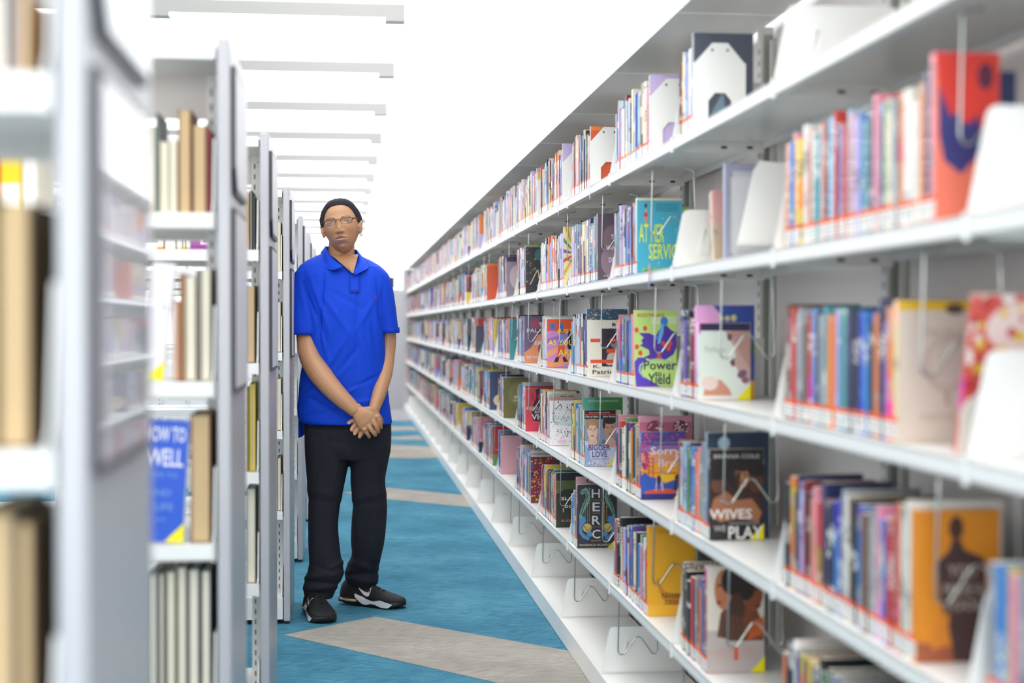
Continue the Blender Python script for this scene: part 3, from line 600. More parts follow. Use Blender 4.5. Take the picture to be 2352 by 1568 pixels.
 'darkay': [('r',0,0,1,1,'#2f2c33'),('e',.6,.8,.22,.12,'#2f6a70'),('n',30,.05,.1,.95,.9,.006,['#7c4c4c','#4f7a6a','#a3904f','#5c4a7a']),('l',[(.2,.2),(.5,.5),(.6,.25),(.9,.5)],.004,'#d8c79a'),('r',0,.95,1,1,'#7d9a5a')],
 'spanish': [('r',0,0,1,1,'#7c2a3c'),('n',260,.02,.12,.98,.88,.006,['#e0822c','#d23c2c','#e0b33a','#5a2c7a','#3a5ab0','#8a2040']),('r',0,.88,1,1,'#d6d0c6'),('e',.72,.5,.16,.22,'#3f5cb4'),('p',[(.6,.3),(.9,.4),(.8,.2)],'#f1d81c'),('t','LAVERNE ANDERSON',.02,.91,.98,.95,'#4c4a55'),('t','KAY',.2,.04,.7,.09,'#e8c33c')],
 'slow': [('r',0,0,1,1,'#26281f'),('p',[(0,.86),(0,.60),(.4,.74),(.7,.66),(1,.7),(1,.86)],'#6c5a38'),('e',.4,.78,.4,.08,'#4d5a36'),('r',0,.86,1,1,'#1c1f24'),('t','SLOW',.18,.50,.9,.56,'#f0eee8'),('t','DOWN',.3,.36,.9,.41,'#f0eee8'),('t','SUZANNE',.18,.11,.85,.145,'#d27f6b'),('l',[(.25,.36),(.25,.28)],.004,'#c8b78a')],
 'armistead': [('r',0,0,1,1,'#2c4478'),('r',0,0,1,.86,'#2c3144'),('t','ARMISTEAD',.08,.88,.98,.94,'#d7a33a')],
 'pinkgray': [('r',0,0,1,1,'#c49aa0'),('t','Grey',.25,.90,.95,.985,'#3a2a34')],
 'banana': [('r',0,0,1,1,'#e8a81c'),('r',0,0,1,.12,'#efb22c'),('p',[(.22,.42),(.26,.34),(.38,.27),(.6,.25),(.86,.27),(.98,.31),(.96,.20),(.78,.13),(.52,.12),(.34,.17),(.25,.27),(.19,.40)],'#c8871a'),('e',.62,.135,.3,.012,'#b97014'),('t','Nicotine',.30,.20,.76,.26,'#3c2a14'),('t','A NOVEL',.36,.15,.66,.18,'#7a3f1a')]+[('r',.2,y,.8,y+.006,'#b98512') for y in (.96,.94,.92)],
 'scarf': [('r',0,0,1,1,'#8a6a66'),('e',.6,.74,.34,.24,'#dcb6a2'),('p',[(0,.0),(.1,.34),(.38,.54),(.8,.5),(1,.4),(1,0)],'#d8343f'),('t','SO',.18,.32,.62,.42,'#2c2f86'),('t','GAY',.3,.22,.9,.29,'#4a2050'),('t','A',.55,.05,.8,.15,'#2c2f86')],
 'needed': [('r',0,0,1,1,'#bcb0ac'),('r',0,.40,1,1,'#e0d5c6'),
   ('p',[(.18,.34),(.24,.56),(.34,.62),(.48,.56),(.52,.30)],'#6a4130'),('e',.30,.78,.17,.19,'#bf7a52'),('e',.42,.86,.17,.13,'#241a1c'),('e',.52,.74,.10,.14,'#2a1c1a'),('e',.22,.82,.035,.012,'#3a221c'),('e',.21,.66,.05,.018,'#8f3f36'),
   ('p',[(.48,.30),(.50,.56),(.62,.66),(.86,.60),(.98,.44),(.98,.30)],'#7c4128'),('e',.80,.74,.17,.17,'#8a4a2c'),('e',.66,.80,.17,.13,'#2c1c18'),('e',.52,.60,.14,.14,'#4a2e22'),('e',.86,.78,.04,.012,'#2a1814'),('e',.88,.62,.05,.018,'#6f2a24'),('p',[(.70,.30),(.76,.48),(.98,.52),(.99,.36)],'#c25a2a'),('e',.45,.42,.2,.12,'#5c3a2a'),
   ('t','NEEDED',.08,.14,.90,.24,'#c9a9a2'),('t','I',.47,.12,.54,.24,'#d8573a')],
 'orangeman': [('r',0,0,1,1,'#e08a1e'),('p',[(0,0),(0,.14),(.5,.10),(.5,0)],'#a4583a'),('e',.48,.88,.09,.08,'#4a2c26'),('p',[(.42,.80),(.54,.80),(.58,.74),(.82,.68),(.86,.30),(.84,.0),(.46,0),(.40,.2),(.28,.42),(.26,.66),(.40,.74)],'#4a3232'),('p',[(.28,.26),(.40,.34),(.38,.12),(.2,.08),(.16,.2)],'#d98427'),('t','YOU',.38,.56,.72,.64,'#b9a79c'),('t','MADE A',.34,.44,.80,.52,'#b9a79c'),('t','FOOL',.36,.34,.80,.41,'#b9a79c')],
 'creamyellow': [('r',0,0,1,1,'#d9cbbd'),('r',0,.93,1,1,'#e2b81e'),('e',.72,.94,.12,.04,'#5c4440'),('e',.62,.55,.30,.20,'#cbb9ab'),('e',.62,.55,.22,.15,'#d4c6b9'),('l',[(.62,.36),(.64,.26)],.008,'#b9a596'),('t','THE FALL',.3,.74,.85,.80,'#c4ad9c'),('t','NOVEL',.3,.16,.85,.20,'#c0aa9c')],
 'redfigure': [('r',0,0,1,1,'#ee7a62'),('p',[(.0,1),(1,1),(1,.55),(.7,.42),(.3,.50),(.1,.62)],'#dc3c32'),('p',[(.06,.80),(.24,.62),(.4,.66),(.66,.62),(.76,.48),(.6,.36),(.4,.28),(.14,.36),(.06,.52)],'#3a3a78'),('e',.78,.86,.12,.08,'#5c2440'),('e',.5,.72,.16,.14,'#e23c30')],
 'moonblue': [('r',0,0,1,1,'#27384e'),('e',.27,.90,.095,.06,'#9fbccb'),('p',[(0,.86),(.14,.80),(.2,.5),(.1,.2),(0,.1)],'#3a5fb0')],
 'darkgrey': [('r',0,0,1,1,'#474c5b'),('p',[(.2,.05),(.5,.4),(.55,0)],'#6d8492')],
 'plainlilac': [('r',0,0,1,1,'#c6b2dc')],
 'greentop': [('r',0,0,1,1,'#3f8a4a'),('r',0,0,.3,1,'#4d9a8a')]+[('r',.12,y,.9,y+.008,'#9fc7a0') for y in (.955,.935)],
 'olive': [('r',0,0,1,1,'#6c6a3c'),('e',.6,.6,.4,.3,'#7d7a4a'),('t','S',.4,.42,.7,.56,'#d8d2a0')],
 'yelltop': [('r',0,0,1,1,'#3c4a72'),('r',0,.97,1,1,'#d8c23a'),('e',.6,.24,.4,.16,'#d8c9a0')],
 'purpleface': [('r',0,0,1,1,'#8a7c8c'),('e',.5,.5,.35,.3,'#b9a7b0'),('r',0,.88,1,1,'#37303a')],
 'whiteflap': [('r',0,0,1,1,'#e3e0da')],
 'redtop': [('r',0,0,1,1,'#d0562f'),('r',0,.93,1,1,'#e07a2a')],
 'tealtop': [('r',0,0,1,1,'#3f6f70')],
 'pinktop': [('r',0,0,1,1,'#d9a3ad')],
 'cityside': [('r',0,0,1,1,'#b8b0a4'),('t','THE',.35,.90,.75,.955,'#3a3338'),('r',.3,.82,.8,.88,'#2c2a30')],
}
# ---- rows on the right wall: (level, bay): near cover column, its right column, top pixel, art, sticker, description, [covers behind: (thickness gap, w, h, art)], palette
def rowgeo(lv, x0, x1, ytop):
    y = on_x(x0, XS+.010); z = ZS[lv]; d = depth((XS+.01, y, z))
    wv = (x1-x0)*d/FPX/CR.x; hv = (z - (P(x0, ytop, d).z)) * -1
    return y, wv, hv
ROWS = {
 (1,1): (1592,1732,75,'darkgrey',0,'dark slate book','light',None,[]),
 (1,2): (1492,1560,172,'plainlilac',0,'lavender book','light',None,[]),
 (1,3): (1356,1425,290,'redtop',0,'orange-red book','def',None,[]),
 (1,4): (1292,1340,330,'plainlilac',0,'lilac book','def',None,[]),
 (2,0): (2146,2300,120,'redfigure',0,'red and navy cover','def',None,[]),
 (2,2): (1462,1568,455,'service',0,'teal cover AT HER SERVICE','def',None,[('greenwavy',.170,.205)]),
 (2,3): (1372,1450,490,'vdegrey',0,'grey-purple face cover','light',None,[]),
 (2,4): (1294,1350,520,'sunburst',0,'sunburst cover','light',None,[]),
 (3,0): (2062,2250,690,'creamyellow',0,'cream cover with yellow top','dark',None,[]),
 (3,1): (1604,1726,742,'face',1,'pale face cover','dark',None,[('blueback',.150,.236)]),
 (3,2): (1457,1556,712,'power',0,'green and purple Power to Yield cover','def',None,[]),
 (3,3): (1350,1428,735,'kpat',0,'cream and red K. Patrick cover','def',None,[('starblue',.150,.245)]),
 (3,4): (1256,1318,733,'justas',0,'pink and orange JUST AS YOU ARE cover','def',None,[('whiteflap',.14,.22)]),
 (4,0): (2105,2305,1172,'orangeman',0,'orange cover with a dark figure','dark',None,[('whiteflap',.15,.245),('darkgrey',.15,.235),('redtop',.15,.235)]),
 (4,1): (1630,1757,1032,'wives',1,'dark WIVES WE PLAY cover','dark',None,[('moonblue',.155,.258)]),
 (4,2): (1472,1575,992,'sorry',1,'orange sunset Sorry Bro cover','def',None,[('pinkback',.16,.246)]),
 (4,3): (1343,1415,942,'bigger',1,'BIGGER LOVE cover with two men','def',None,[('whiteflap',.14,.205),('greentop',.15,.25)]),
 (4,4): (1262,1320,912,'sketch',0,'white sketched cover','def',None,[('cityside',.145,.222)]),
 (5,-1): (2560,2700,1500,'tealtop',0,'teal book','dark',None,[]),
 (4,-1): (2600,2760,1300,'pinktop',0,'pink book','light',None,[]),
 (5,0): (2120,2300,1470,'darkgrey',0,'dark grey cover','dark',None,[]),
 (5,1): (1624,1760,1300,'needed',1,'cover with two women in profile','dark',None,[('tealtop',.155,.21)]),
 (5,2): (1488,1600,1203,'banana',0,'yellow banana cover','def',None,[('scarf',.15,.19),('whiteflap',.15,.22)]),
 (5,3): (1326,1418,1113,'herc',1,'black HERC cover with blue beasts','dark',None,[('pinkgray',.15,.266)]),
 (5,4): (1277,1345,1086,'slow',0,'dark green landscape cover','dark',None,[('armistead',.15,.225),('redtop',.15,.22),('tealtop',.15,.235)]),
}
FAR_INDIV = {   # sixth and farther bays: only the face-out cover is a thing of its own
 (2,5): (1207,1262,562,'darkay','dark cover with green edge'), (3,5): (1204,1268,727,'paler','purple and orange cover'), (4,5): (1207,1262,892,'noahred','red VICE cover'), (5,5): (1219,1262,1034,'spanish','orange speckled cover'),
 (4,6): (1156,1215,868,'olive','olive cover'), (4,7): (1124,1170,850,'yelltop','yellow-topped blue cover'), (2,6): (1163,1210,590,'purpleface','mauve face cover'), (3,8): (1092,1130,748,'darkgrey','dark cover'), (5,6): (1150,1200,1000,'pinktop','pale pink cover'), (2,7):(1118,1150,605,'redtop','orange-red cover'),
}
THICK = lambda: random.choice([.013,.016,.019,.021,.024,.027,.031])
def blabel(cn, h, n, desc, lv, b):
    size = 'tall' if h > .222 else ('short' if h < .20 else 'mid-height')
    return '%s %s book, %s behind the %s' % (size, cn, ORD[n], desc)
LVN_B = {1:'top',2:'second',3:'third',4:'fourth',5:'fifth'}
ends = {(1,5):JY(5)+.08,(1,6):JY(6)+.08,(1,7):JY(7)+.08}
SPECS = []
for (lv, k), (x0,x1,yt,artn,stk,desc,pal,far,behind) in ROWS.items():
    y, w_, h_ = rowgeo(lv, x0, x1, yt); y = max(y, JY(k)+.015)
    z = ZS[lv]+.0005; ends[(lv,k)] = y
    if x0 > 2400: y = JY(k)+.66; w_ = .15; h_ = .185
    w_ = min(w_, .185); h_ = min(h_, .262)
    t0 = .022; ylim = JY(k+1)-.012
    grp = 'books on the %s shelf of the %s bay' % (LVN_B[lv], ORD[k+2])
    body = {'creamyellow':'#e8d49a','service':'#e9e6d0','power':'#d9c07a','kpat':'#ebe5d4','herc':'#26263a','wives':'#2a2228','bigger':'#2a2336','orangeman':'#e08a1e','redfigure':'#e58a90','needed':'#b8374a','banana':'#e8a81c','sorry':'#5a4fa3','face':'#e8d6e6','noahred':'#5a3a86'}.get(artn, '#8d8a94')
    o = make_book(w_, t0, h_, body, artn in ('darkgrey','moonblue'), name='book'); o.location = (XS+.010, y, z)
    art(o, w_, h_, ART[artn], stk)
    tag(o, ('%s, facing out on the %s shelf' % (desc if desc.endswith('book') else 'book with '+desc, LVN_B[lv])), 'book', 'books shelved along the right wall')
    y += t0+.0012; n = 1
    for (an, bw, bh) in behind:
        t_ = .02; 
        if y+t_ > ylim: break
        o = make_book(bw, t_, bh, {'blueback':'#e3a3d6','starblue':'#3f5a9a','moonblue':'#8aa0b4','greenwavy':'#9fb4dd','pinkback':'#d99aa8','greentop':'#4d9a8a','scarf':'#d8343f','pinkgray':'#c49aa0','armistead':'#d7a33a','redtop':'#d0562f','tealtop':'#3f6f90'}.get(an,'#e2ddd2')); o.location = (XS+.010, y, z)
        art(o, bw, bh, ART[an])
        tag(o, 'taller book, %s behind the %s' % (ORD[n], desc), 'book', 'books shelved along the right wall')
        y += t_+.0012; n += 1
    rnd = random.Random(lv*31+k)
    while True:
        t_ = rnd.choice([.013,.016,.019,.021,.024,.027,.031]) if lv > 1 else rnd.choice([.009,.012,.016,.02,.024])
        if y+t_ > ylim: break
        random.seed(rnd.random()); cn, ch = pick(pal); h = rnd.choice([.19,.2,.205,.21,.215,.22,.228]); bw = rnd.choice([.128,.135,.14,.15])
        if k < 0: h = min(h, .195)
        vis_ = t_*h/(y*y)*(XS/y)*(1 if y > JY(0)-.25 else 0)*(.25 if lv == 5 and k <= 0 else 1)
        SPECS.append((vis_, bw, t_, h, ch, cn, y, z, n, desc, lv, k, pal, rnd.random() < .3, rnd.uniform(0,.006)))
        y += t_+.0010; n += 1
for (lv, k), (x0,x1,yt,artn,desc) in FAR_INDIV.items():
    y, w_, h_ = rowgeo(lv, x0, x1, yt); h_ = min(h_,.25); w_ = min(max(w_,.12),.17); y = max(y, JY(k)+.02); ends[(lv,k)] = y+.022
    o = make_book(w_, .02, h_, '#7c6a80'); o.location = (XS+.01, y, ZS[lv]+.0005); art(o, w_, h_, ART[artn])
    tag(o, 'book with %s, facing out, %s shelf, %s bay from the right' % (desc, LVN_B[lv], ORD[k+2]), 'book', 'books shelved along the right wall')
# ---- everything farther down the range: too many to count, one object
m = bpy.data.materials.new('book_cover_far'); m.use_nodes = True
at = m.node_tree.nodes.new('ShaderNodeAttribute'); at.attribute_name = 'tint'
m.node_tree.links.new(at.outputs['Color'], m.node_tree.nodes['Principled BSDF'].inputs['Base Color'])
m.node_tree.nodes['Principled BSDF'].inputs['Roughness'].default_value = .4
V, F, Cc = [], [], []
def q(vs, c):
    o = len(V); V.extend(vs); F.append((o,o+1,o+2,o+3)); Cc.append(c)
def farbook(x, y, z, w, t, h, c, pal):
    x1, y1, z1 = x+w, y+t, z+h; c = srgb(c); pg = srgb('#ddd5c2')
    c2 = srgb(pick(pal)[1])
    zs = [z, z+.006, z+.032, z+.04]; z2 = z+h*random.uniform(.45,.8); z3 = min(z2+h*random.uniform(.06,.3), z1-.004)
    segs = [(z,zs[1],c),(zs[1],zs[2],srgb('#efece6')),(zs[2],zs[3],srgb('#ec7a4c')),(zs[3],z2,c),(z2,z3,c2),(z3,z1,c)]
    for a, b_, cc in segs: q([(x,y1,a),(x,y,a),(x,y,b_),(x,y1,b_)], cc)
    z4 = z+h*random.uniform(.2,.5)
    q([(x,y,z),(x1,y,z),(x1,y,z4),(x,y,z4)], c); q([(x,y,z4),(x1,y,z4),(x1,y,z1),(x,y,z1)], c2)
    q([(x,y,z1),(x1,y,z1),(x1,y1,z1),(x,y1,z1)], pg); q([(x1,y,z),(x1,y1,z),(x1,y1,z1),(x1,y,z1)], pg)
    q([(x,y1,z),(x,y1,z1),(x1,y1,z1),(x1,y1,z)], c); q([(x,y,z),(x,y1,z),(x1,y1,z),(x1,y,z)], c)
random.seed(11)
SPECS.sort(key=lambda q_: -q_[0])
for i_, (vis_, bw, t_, h, ch, cn, y, z, n, desc, lv, k, pal, hard, dx) in enumerate(SPECS):
    if NBOOK < 262:
        o = make_book(bw, t_, h, ch, hard); o.location = (XS+.010+dx, y, z)
        tag(o, blabel(cn, h, n, desc, lv, k), 'book', 'books shelved along the right wall')
    else: farbook(XS+.010+dx, y, z, bw, t_, h, ch, pal)
for lv in range(1,6):
    for k in range(4, NB):
        if (lv,k) in ROWS: continue
        y = ends.get((lv,k), FST[(lv,k)]); pal = 'light' if lv == 1 else 'def'  # top shelf gets paler books, haze washed into their colours
        while True:
            t_ = random.choice([.014,.018,.021,.025,.03]) if lv > 1 else random.choice([.009,.012,.016,.02])
            if y+t_ > JY(k+1)-.012: break
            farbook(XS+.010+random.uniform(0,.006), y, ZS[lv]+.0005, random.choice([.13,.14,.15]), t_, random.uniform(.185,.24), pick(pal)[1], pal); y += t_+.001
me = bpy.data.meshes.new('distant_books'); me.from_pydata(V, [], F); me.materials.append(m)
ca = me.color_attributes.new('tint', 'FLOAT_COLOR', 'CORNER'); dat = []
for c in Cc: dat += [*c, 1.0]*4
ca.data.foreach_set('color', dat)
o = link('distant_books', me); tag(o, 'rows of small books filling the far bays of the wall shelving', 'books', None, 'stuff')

for (lv, k), o in WIRE_O.items():
    e = ends.get((lv+1,k), FST.get((lv+1,k)))
    if e is not None: o.location.y = min(o.location.y, e-.006) if (lv,k) in wires else e-.008
# ---- flat metal bookends with an opening, on the top shelf
def mk_oct():
    b = MB(); w_, h = .128, .215; t = .002
    out = [(0,0),(0,.165),(.045,h),(.085,h),(w_,.165),(w_,0)]; win = [(.035,0),(.035,.07),(.052,.09),(.078,.09),(.094,.07),(.094,0)]
    for s in range(5):
        a = [out[s],out[s+1],win[s+1],win[s]]
        b.prism(a, 'y', 0, t, WHITE2)
    for cx in (.045,.084): b.prism([(cx+.0035*math.cos(k*math.pi/4), .197+.0035*math.sin(k*math.pi/4)) for k in range(8)], 'y', -.0006, 0, SLOT)
    b.box((-.003,-.001,0),(0,.004,.165), WHITE2); b.box((w_,-.001,0),(w_+.003,.004,.165), WHITE2); b.box((.0,-.05,0.0),(.034,0,.0012), WHITE2); b.box((.095,-.05,0.0),(w_,0,.0012), WHITE2)
    return b.mesh('bookend')
M_OCT = mk_oct()
for k, wd in ((1,'dark slate book'),(2,'lavender book'),(3,'orange-red book'),(4,'lilac book')):
    o = link('bookend', M_OCT, None, (XS+.012, ends[(1,k)]-.005, ZS[1]+.0005))
    tag(o, 'white metal bookend with octagonal opening, pressed against the %s' % wd, 'bookend', 'white bookends on the top shelf')
for k in (5,6,7):
    o = link('bookend', M_OCT, None, (XS+.012, JY(k)+.075, ZS[1]+.0005)); ends[(1,k)] = JY(k)+.08
    tag(o, 'white metal bookend with octagonal opening, top shelf of the %s bay from the right' % ORD[k+2], 'bookend', 'white bookends on the top shelf')
    
# ---- things standing on the second shelf of the third bay
PLAST = mat('clear_plastic', '#f6f6fa', .08, trans=.6, spec=.6)
PAPER = mat('white_paper', '#f4f3ef', .8)
y = JY(1)+.40
t = thing('sign_holder', 'clear plastic easel with a white leaflet on the second shelf', 'sign holder', (XS+.03, y, ZS[2]+.0008), 0)
b = MB(); b.prism([(0,0),(.17,0),(.17,.215),(.06,.225),(.045,.20)], 'y', .008, .011, PAPER); b.build('leaflet', t)
b = MB(); b.box((-.002,.0,0),(.175,.06,.003), PLAST); b.box((-.002,0,.003),(.175,.003,.03), PLAST); b.box((0,.013,.003),(.17,.0155,.20), PLAST); b.build('holder', t)
b = MB(); b.box((.10,.0070,.012),(.128,.0078,.024), STICK); b.build('price_dot', t)
t = thing('picture_frame', 'grey upright display frame behind the leaflet holder', 'frame', (XS+.050, JY(1)+.56, ZS[2]+.0008), 0)
GREYF = mat('frame_grey', '#a9a9c0', .4)
b = MB(); b.box((0,0,0),(.012,.02,.235), GREYF); b.box((.128,0,0),(.14,.02,.235), GREYF); b.box((.012,0,0),(.128,.02,.02), GREYF); b.box((.012,0,.205),(.128,.02,.235), GREYF); b.build('frame', t)
b = MB(); b.box((.012,.006,.02),(.128,.010,.205), PAPER); b.build('picture', t)
for i, (dx, c, nm) in enumerate(((.02,'#b9a58c','tan'),(.055,'#dcd6cc','white'),(.09,'#c2a878','buff'))):
    o = make_book(.13, .012, .185, c, lab=False, name='booklet'); o.rotation_euler = (0, math.radians(0), 0)
    o.rotation_euler = (math.radians(-9), 0, 0); o.location = (XS+.05+dx*.2, JY(1)+.655+dx*1.1, ZS[2]+.0025)
    tag(o, 'thin %s booklet leaning behind the bracket on the second shelf' % nm, 'booklet', 'leaning booklets on the second shelf')
# leaning magazine and paperbacks at the right edge
o = make_book(.16, .012, .235, '#d8574f', lab=False, name='magazine'); o.rotation_euler = (math.radians(14), 0, 0); o.location = (XS+.02, JY(0)+.085, ZS[3]+.0008)
art(o, .16, .235, [('r',0,0,1,1,'#d8574f'),('p',[(0,.3),(.3,.5),(.25,0),(0,0)],'#efe6dc'),('e',.5,.8,.35,.16,'#f3d8d4'),('n',40,.0,.3,1,1,.012,['#f2e6e0','#e8c23a','#c23a3a','#f7f3ee'])])
tag(o, 'red and white magazine leaning at the right edge of the third shelf', 'magazine')
# white paper slip on the third shelf of the sixth/seventh bay
t = MB(); t.prism([(0,0),(.13,0),(.125,.15),(.10,.175),(.03,.175)], 'y', 0, .0015, PAPER)
o = t.build('paper_display', None, (XS+.01, on_x(1134, XS+.01), ZS[3]+.0005)); tag(o, 'white paper sheet standing on the third shelf beside the purple and orange cover', 'paper')
# shelf tags clipped on shelf edges
for (px, lv, c1, c2, nm) in ((1358,1,'#dcd3ee','#c9bde4','lilac'),(1286,1,'#d9d2f0','#c3bbe0','pale violet'),(1496,2,'#df7f4a','#7d86c8','orange and blue')):
    yy = on_x(px, XS)
    b = MB(); b.prism([(yy-.006,-.012),(yy+.006,-.012),(yy+.007,.016),(yy,.022),(yy-.007,.016)], 'x', XS-.0065, XS-.0052, flat(c1)); b.prism([(yy-.005,-.042),(yy,-.052),(yy+.005,-.040),(yy+.004,-.012),(yy-.004,-.012)], 'x', XS-.0065, XS-.0052, flat(c2))
    o = b.build('shelf_tag', None, (0,0,ZS[lv])); tag(o, '%s paper marker clipped on the edge of the %s shelf' % (nm, LVN_B[lv]), 'marker')

# ---- books in the left ranges, page edges towards the camera
def leftrow(i, zi, items, what):
    y0 = RNG[i][0]; z = LZ[zi]+.0008
    for j, (px0, px1, ptop, col, desc, face) in enumerate(items):
        yb = y0+.035; d = depth((-.4, yb, z)); x0 = P(px0, 747, d).x; x1 = min(P(px1, 747, d).x, XL-.042); t_ = x1-x0-.001
        h = min(P(px0, ptop, d).z - z, .29)
        if t_ < .004: continue
        o = make_book(.15, t_, h, col, True, old=(face in 'o'), lab=False, plain=True)
        if face == 's': o.rotation_euler = (0,0,math.radians(-90)); o.location = (x0, yb+.0, z); o.rotation_euler = (0,0,math.pi/2); o.location = (x1, yb, z)
        else: o.rotation_euler = (0,0,-math.pi/2); o.location = (x0, yb+.15, z)
        if face == 's':
            l = MB(); l.box((-.0006,t_*.08,.008),(.001,t_*.92,.055), LABW); l.build('call_number_label', o)
        tag(o, '%s book %s' % (desc, what), 'book', 'books in the left hand ranges')
leftrow(1, 0, [(345,357,290,'#cfc8b4','pale edged','p'),(358,366,258,'#6f7c74','thin grey-green','p'),(367,388,322,'#c9c2a6','cream edged','p'),(389,407,320,'#ded5bc','pale cream edged','p'),(409,439,250,'#8a5a30','tallest tan edged','o'),(441,474,283,'#6a4f45','brown edged','o'),(475,482,292,'#9a3a40','thin red-spined','p')], 'on the top filled shelf, second left range')
leftrow(1, 1, [(398,411,690,'#b9672c','brown','p'),(412,424,628,'#8c4a2a','thin rust','o'),(425,449,632,'#c9bda6','thick cream','p'),(450,460,620,'#4f4a48','thin charcoal','p'),(461,484,615,'#cfc7b4','pale grey','p')], 'on the second filled shelf, second left range')
leftrow(1, 2, [(436,484,952,'#6b4a26','thick brown','o')], 'right of the blue lettered book, second left range')
leftrow(1, 3, [(342,362,1318,'#6f6f6c','grey','p'),(363,378,1316,'#55585c','dark grey','p'),(380,403,1312,'#7c7c60','olive','p'),(405,428,1303,'#8c8678','taupe','p'),(430,457,1308,'#30344a','navy bound','p'),(459,486,1312,'#33374c','navy bound right-hand','p')], 'on the lowest visible shelf, second left range')
leftrow(2, 0, [(566,572,440,'#c9a878','tan','o'),(573,580,436,'#23252c','black thin','p'),(581,589,448,'#4a4a4c','dark grey','p')], 'on the top filled shelf, third left range')
leftrow(2, 0, [(362,378,536,'#e0972e','orange spine','s'),(379,405,536,'#e9dfc4','cream wide','s'),(406,420,536,'#d9cfae','pale','s'),(421,426,536,'#ece32e','thin yellow','s'),(427,444,536,'#c9bf9e','beige','s')], 'seen through the gap, third left range')
leftrow(2, 1, [(566,588,655,'#6a5040','thick tan','o')], 'on the second filled shelf of the third left range')
leftrow(2, 2, [(566,572,890,'#8a7a2c','yellow edged','o'),(573,589,880,'#e0cf2c','bright yellow','o')], 'on the third filled shelf of the third left range')
leftrow(2, 3, [(566,590,1122,'#a8a296','thick grey','p')], 'on the lowest shelf of the third left range')
for i, rows in ((3, ((0,'#b9a98c'),(1,'#8d7a66'),(2,'#c9bda6'),(3,'#7a5c3c'))),):
    for zi, c in rows:
        leftrow(i, zi, [(636,646,{0:640,1:700,2:900,3:1060}[zi]*0+int(747-((LZ[zi]+.21-CH)*FPX/5.9)),c,'%s' % ['sandy','brown-grey','cream','dark tan'][zi],'p')], 'on the %s shelf of the fourth left range' % ['top','second','third','lowest'][zi])
# titles facing the camera
def facing(i, zi, px0, px1, ptop, lean, artshapes, body, label, stick=0, yoff=.03):
    y0 = RNG[i][0]; z = LZ[zi]+.0008; d = depth((-.4, y0+yoff, z)); x0 = P(px0,747,d).x; x1 = P(px1,747,d).x; h = P(px0,ptop,d).z - z
    o = make_book(x1-x0, .024, h, body, True, lab=False); o.location = (x0, y0+yoff, z+(x1-x0)*math.sin(math.radians(lean))); o.rotation_euler = (0, math.radians(lean), 0)
    art(o, x1-x0, h, artshapes, stick); tag(o, label, 'book'); return o
facing(1, 2, 318, 418, 966, 3.5, [('r',0,0,1,1,'#1f56c9'),('t','HOW TO',.02,.82,.92,.94,'#f3f3f6'),('t','WELL',.10,.62,.90,.76,'#f3f3f6'),('t','STEPS TO',.02,.53,.8,.57,'#6f95de'),('t','AND',.1,.38,.68,.43,'#6f95de'),('t','A LIFE',.05,.26,.74,.32,'#6f95de'),('t','OF JOY',.1,.16,.6,.20,'#6f95de')], '#e6e6e8', 'blue book with white capitals and yellow corner on the second left range', 1)
facing(1, 1, 322, 372, 605, 6.5, [('r',0,0,1,1,'#e9e6ea'),('t','ic',.62,.60,.9,.68,'#c3c3ce')], '#efedf0', 'white book leaning right on the second left range', 1)
b = MB(); o = make_book(.10, .02, .045, '#b04fa0', lab=False); y0 = RNG[2][0]; o.location = (P(448,747,4.3).x, y0+.03, LZ[0]+.0008)
art(o, .10, .045, [('r',0,0,1,1,'#a24fa0'),('t','LA',.30,.35,.95,.92,'#f1e6ea'),('l',[(0,.2),(1,.1)],.003,'#5a2040')]); tag(o, 'small purple book lettered LA on the third left range', 'book')
# nearest range, at the left edge of the photo
leftrow(0, 1, [(-60,-14,452,'#3f2f1c','blackish brown','o'),(-13,66,460,'#5c421a','thick dark brown','o')], 'at the left edge on the nearest range')
leftrow(0, 0, [(-60,14,-30,'#3a2c34','dark plum','p'),(15,32,-30,'#8f8a96','grey','p'),(33,62,-30,'#b08040','ochre','p')], 'high at the left edge on the nearest range')
leftrow(0, 2, [(-60,30,1180,'#4c4a44','charcoal','o'),(31,72,1200,'#5f4524','umber','o')], 'low at the left edge on the nearest range')
leftrow(1, 0, [(-20,8,325,'#ef6a4a','coral','s'),(9,56,325,'#f0cf12','bright yellow','s'),(57,92,325,'#efeadc','cream','s')], 'seen at the left edge on the second range')
# ================================================================ the young man in the aisle
D0 = 6.08
def fpt(px, py, b=0.0): return P(px, py, D0+b)
feet = on_floor(800, 1402); feet.z = 0
man = thing('person', 'man in blue polo shirt and black jeans standing with hands clasped in the aisle', 'person', tuple(feet))
FH = Vector((CF.x, CF.y, 0)).normalized(); RH = CR.copy()
def ell(px, xr, py, b, hd, n=28, pw=2.3, tilt=0):
    c = fpt((px+xr)/2, py, b); a = (fpt(xr, py, b)-fpt(px, py, b)).length/2
    out = []
    for k in range(n):
        t = 2*math.pi*k/n; cs, sn = math.cos(t), math.sin(t)
        x = a*math.copysign(abs(cs)**(2/pw), cs); y = hd*math.copysign(abs(sn)**(2/pw), sn)
        out.append(c + RH*x + FH*y + Vector((0,0,tilt*x)))
    return out
def interp_rings(keys, steps=4):
    # keys: (xl, xr, py, b, hd); smooth (Catmull-Rom) in between
    out = []; K = [keys[0]]+list(keys)+[keys[-1]]
    for i in range(1, len(K)-2):
        for s in range(steps):
            t = s/steps
            out.append(tuple(.5*((2*K[i][j])+(-K[i-1][j]+K[i+1][j])*t+(2*K[i-1][j]-5*K[i][j]+4*K[i+1][j]-K[i+2][j])*t*t+(-K[i-1][j]+3*K[i][j]-3*K[i+1][j]+K[i+2][j])*t**3) for j in range(5)))
    out.append(tuple(keys[-1])); return out
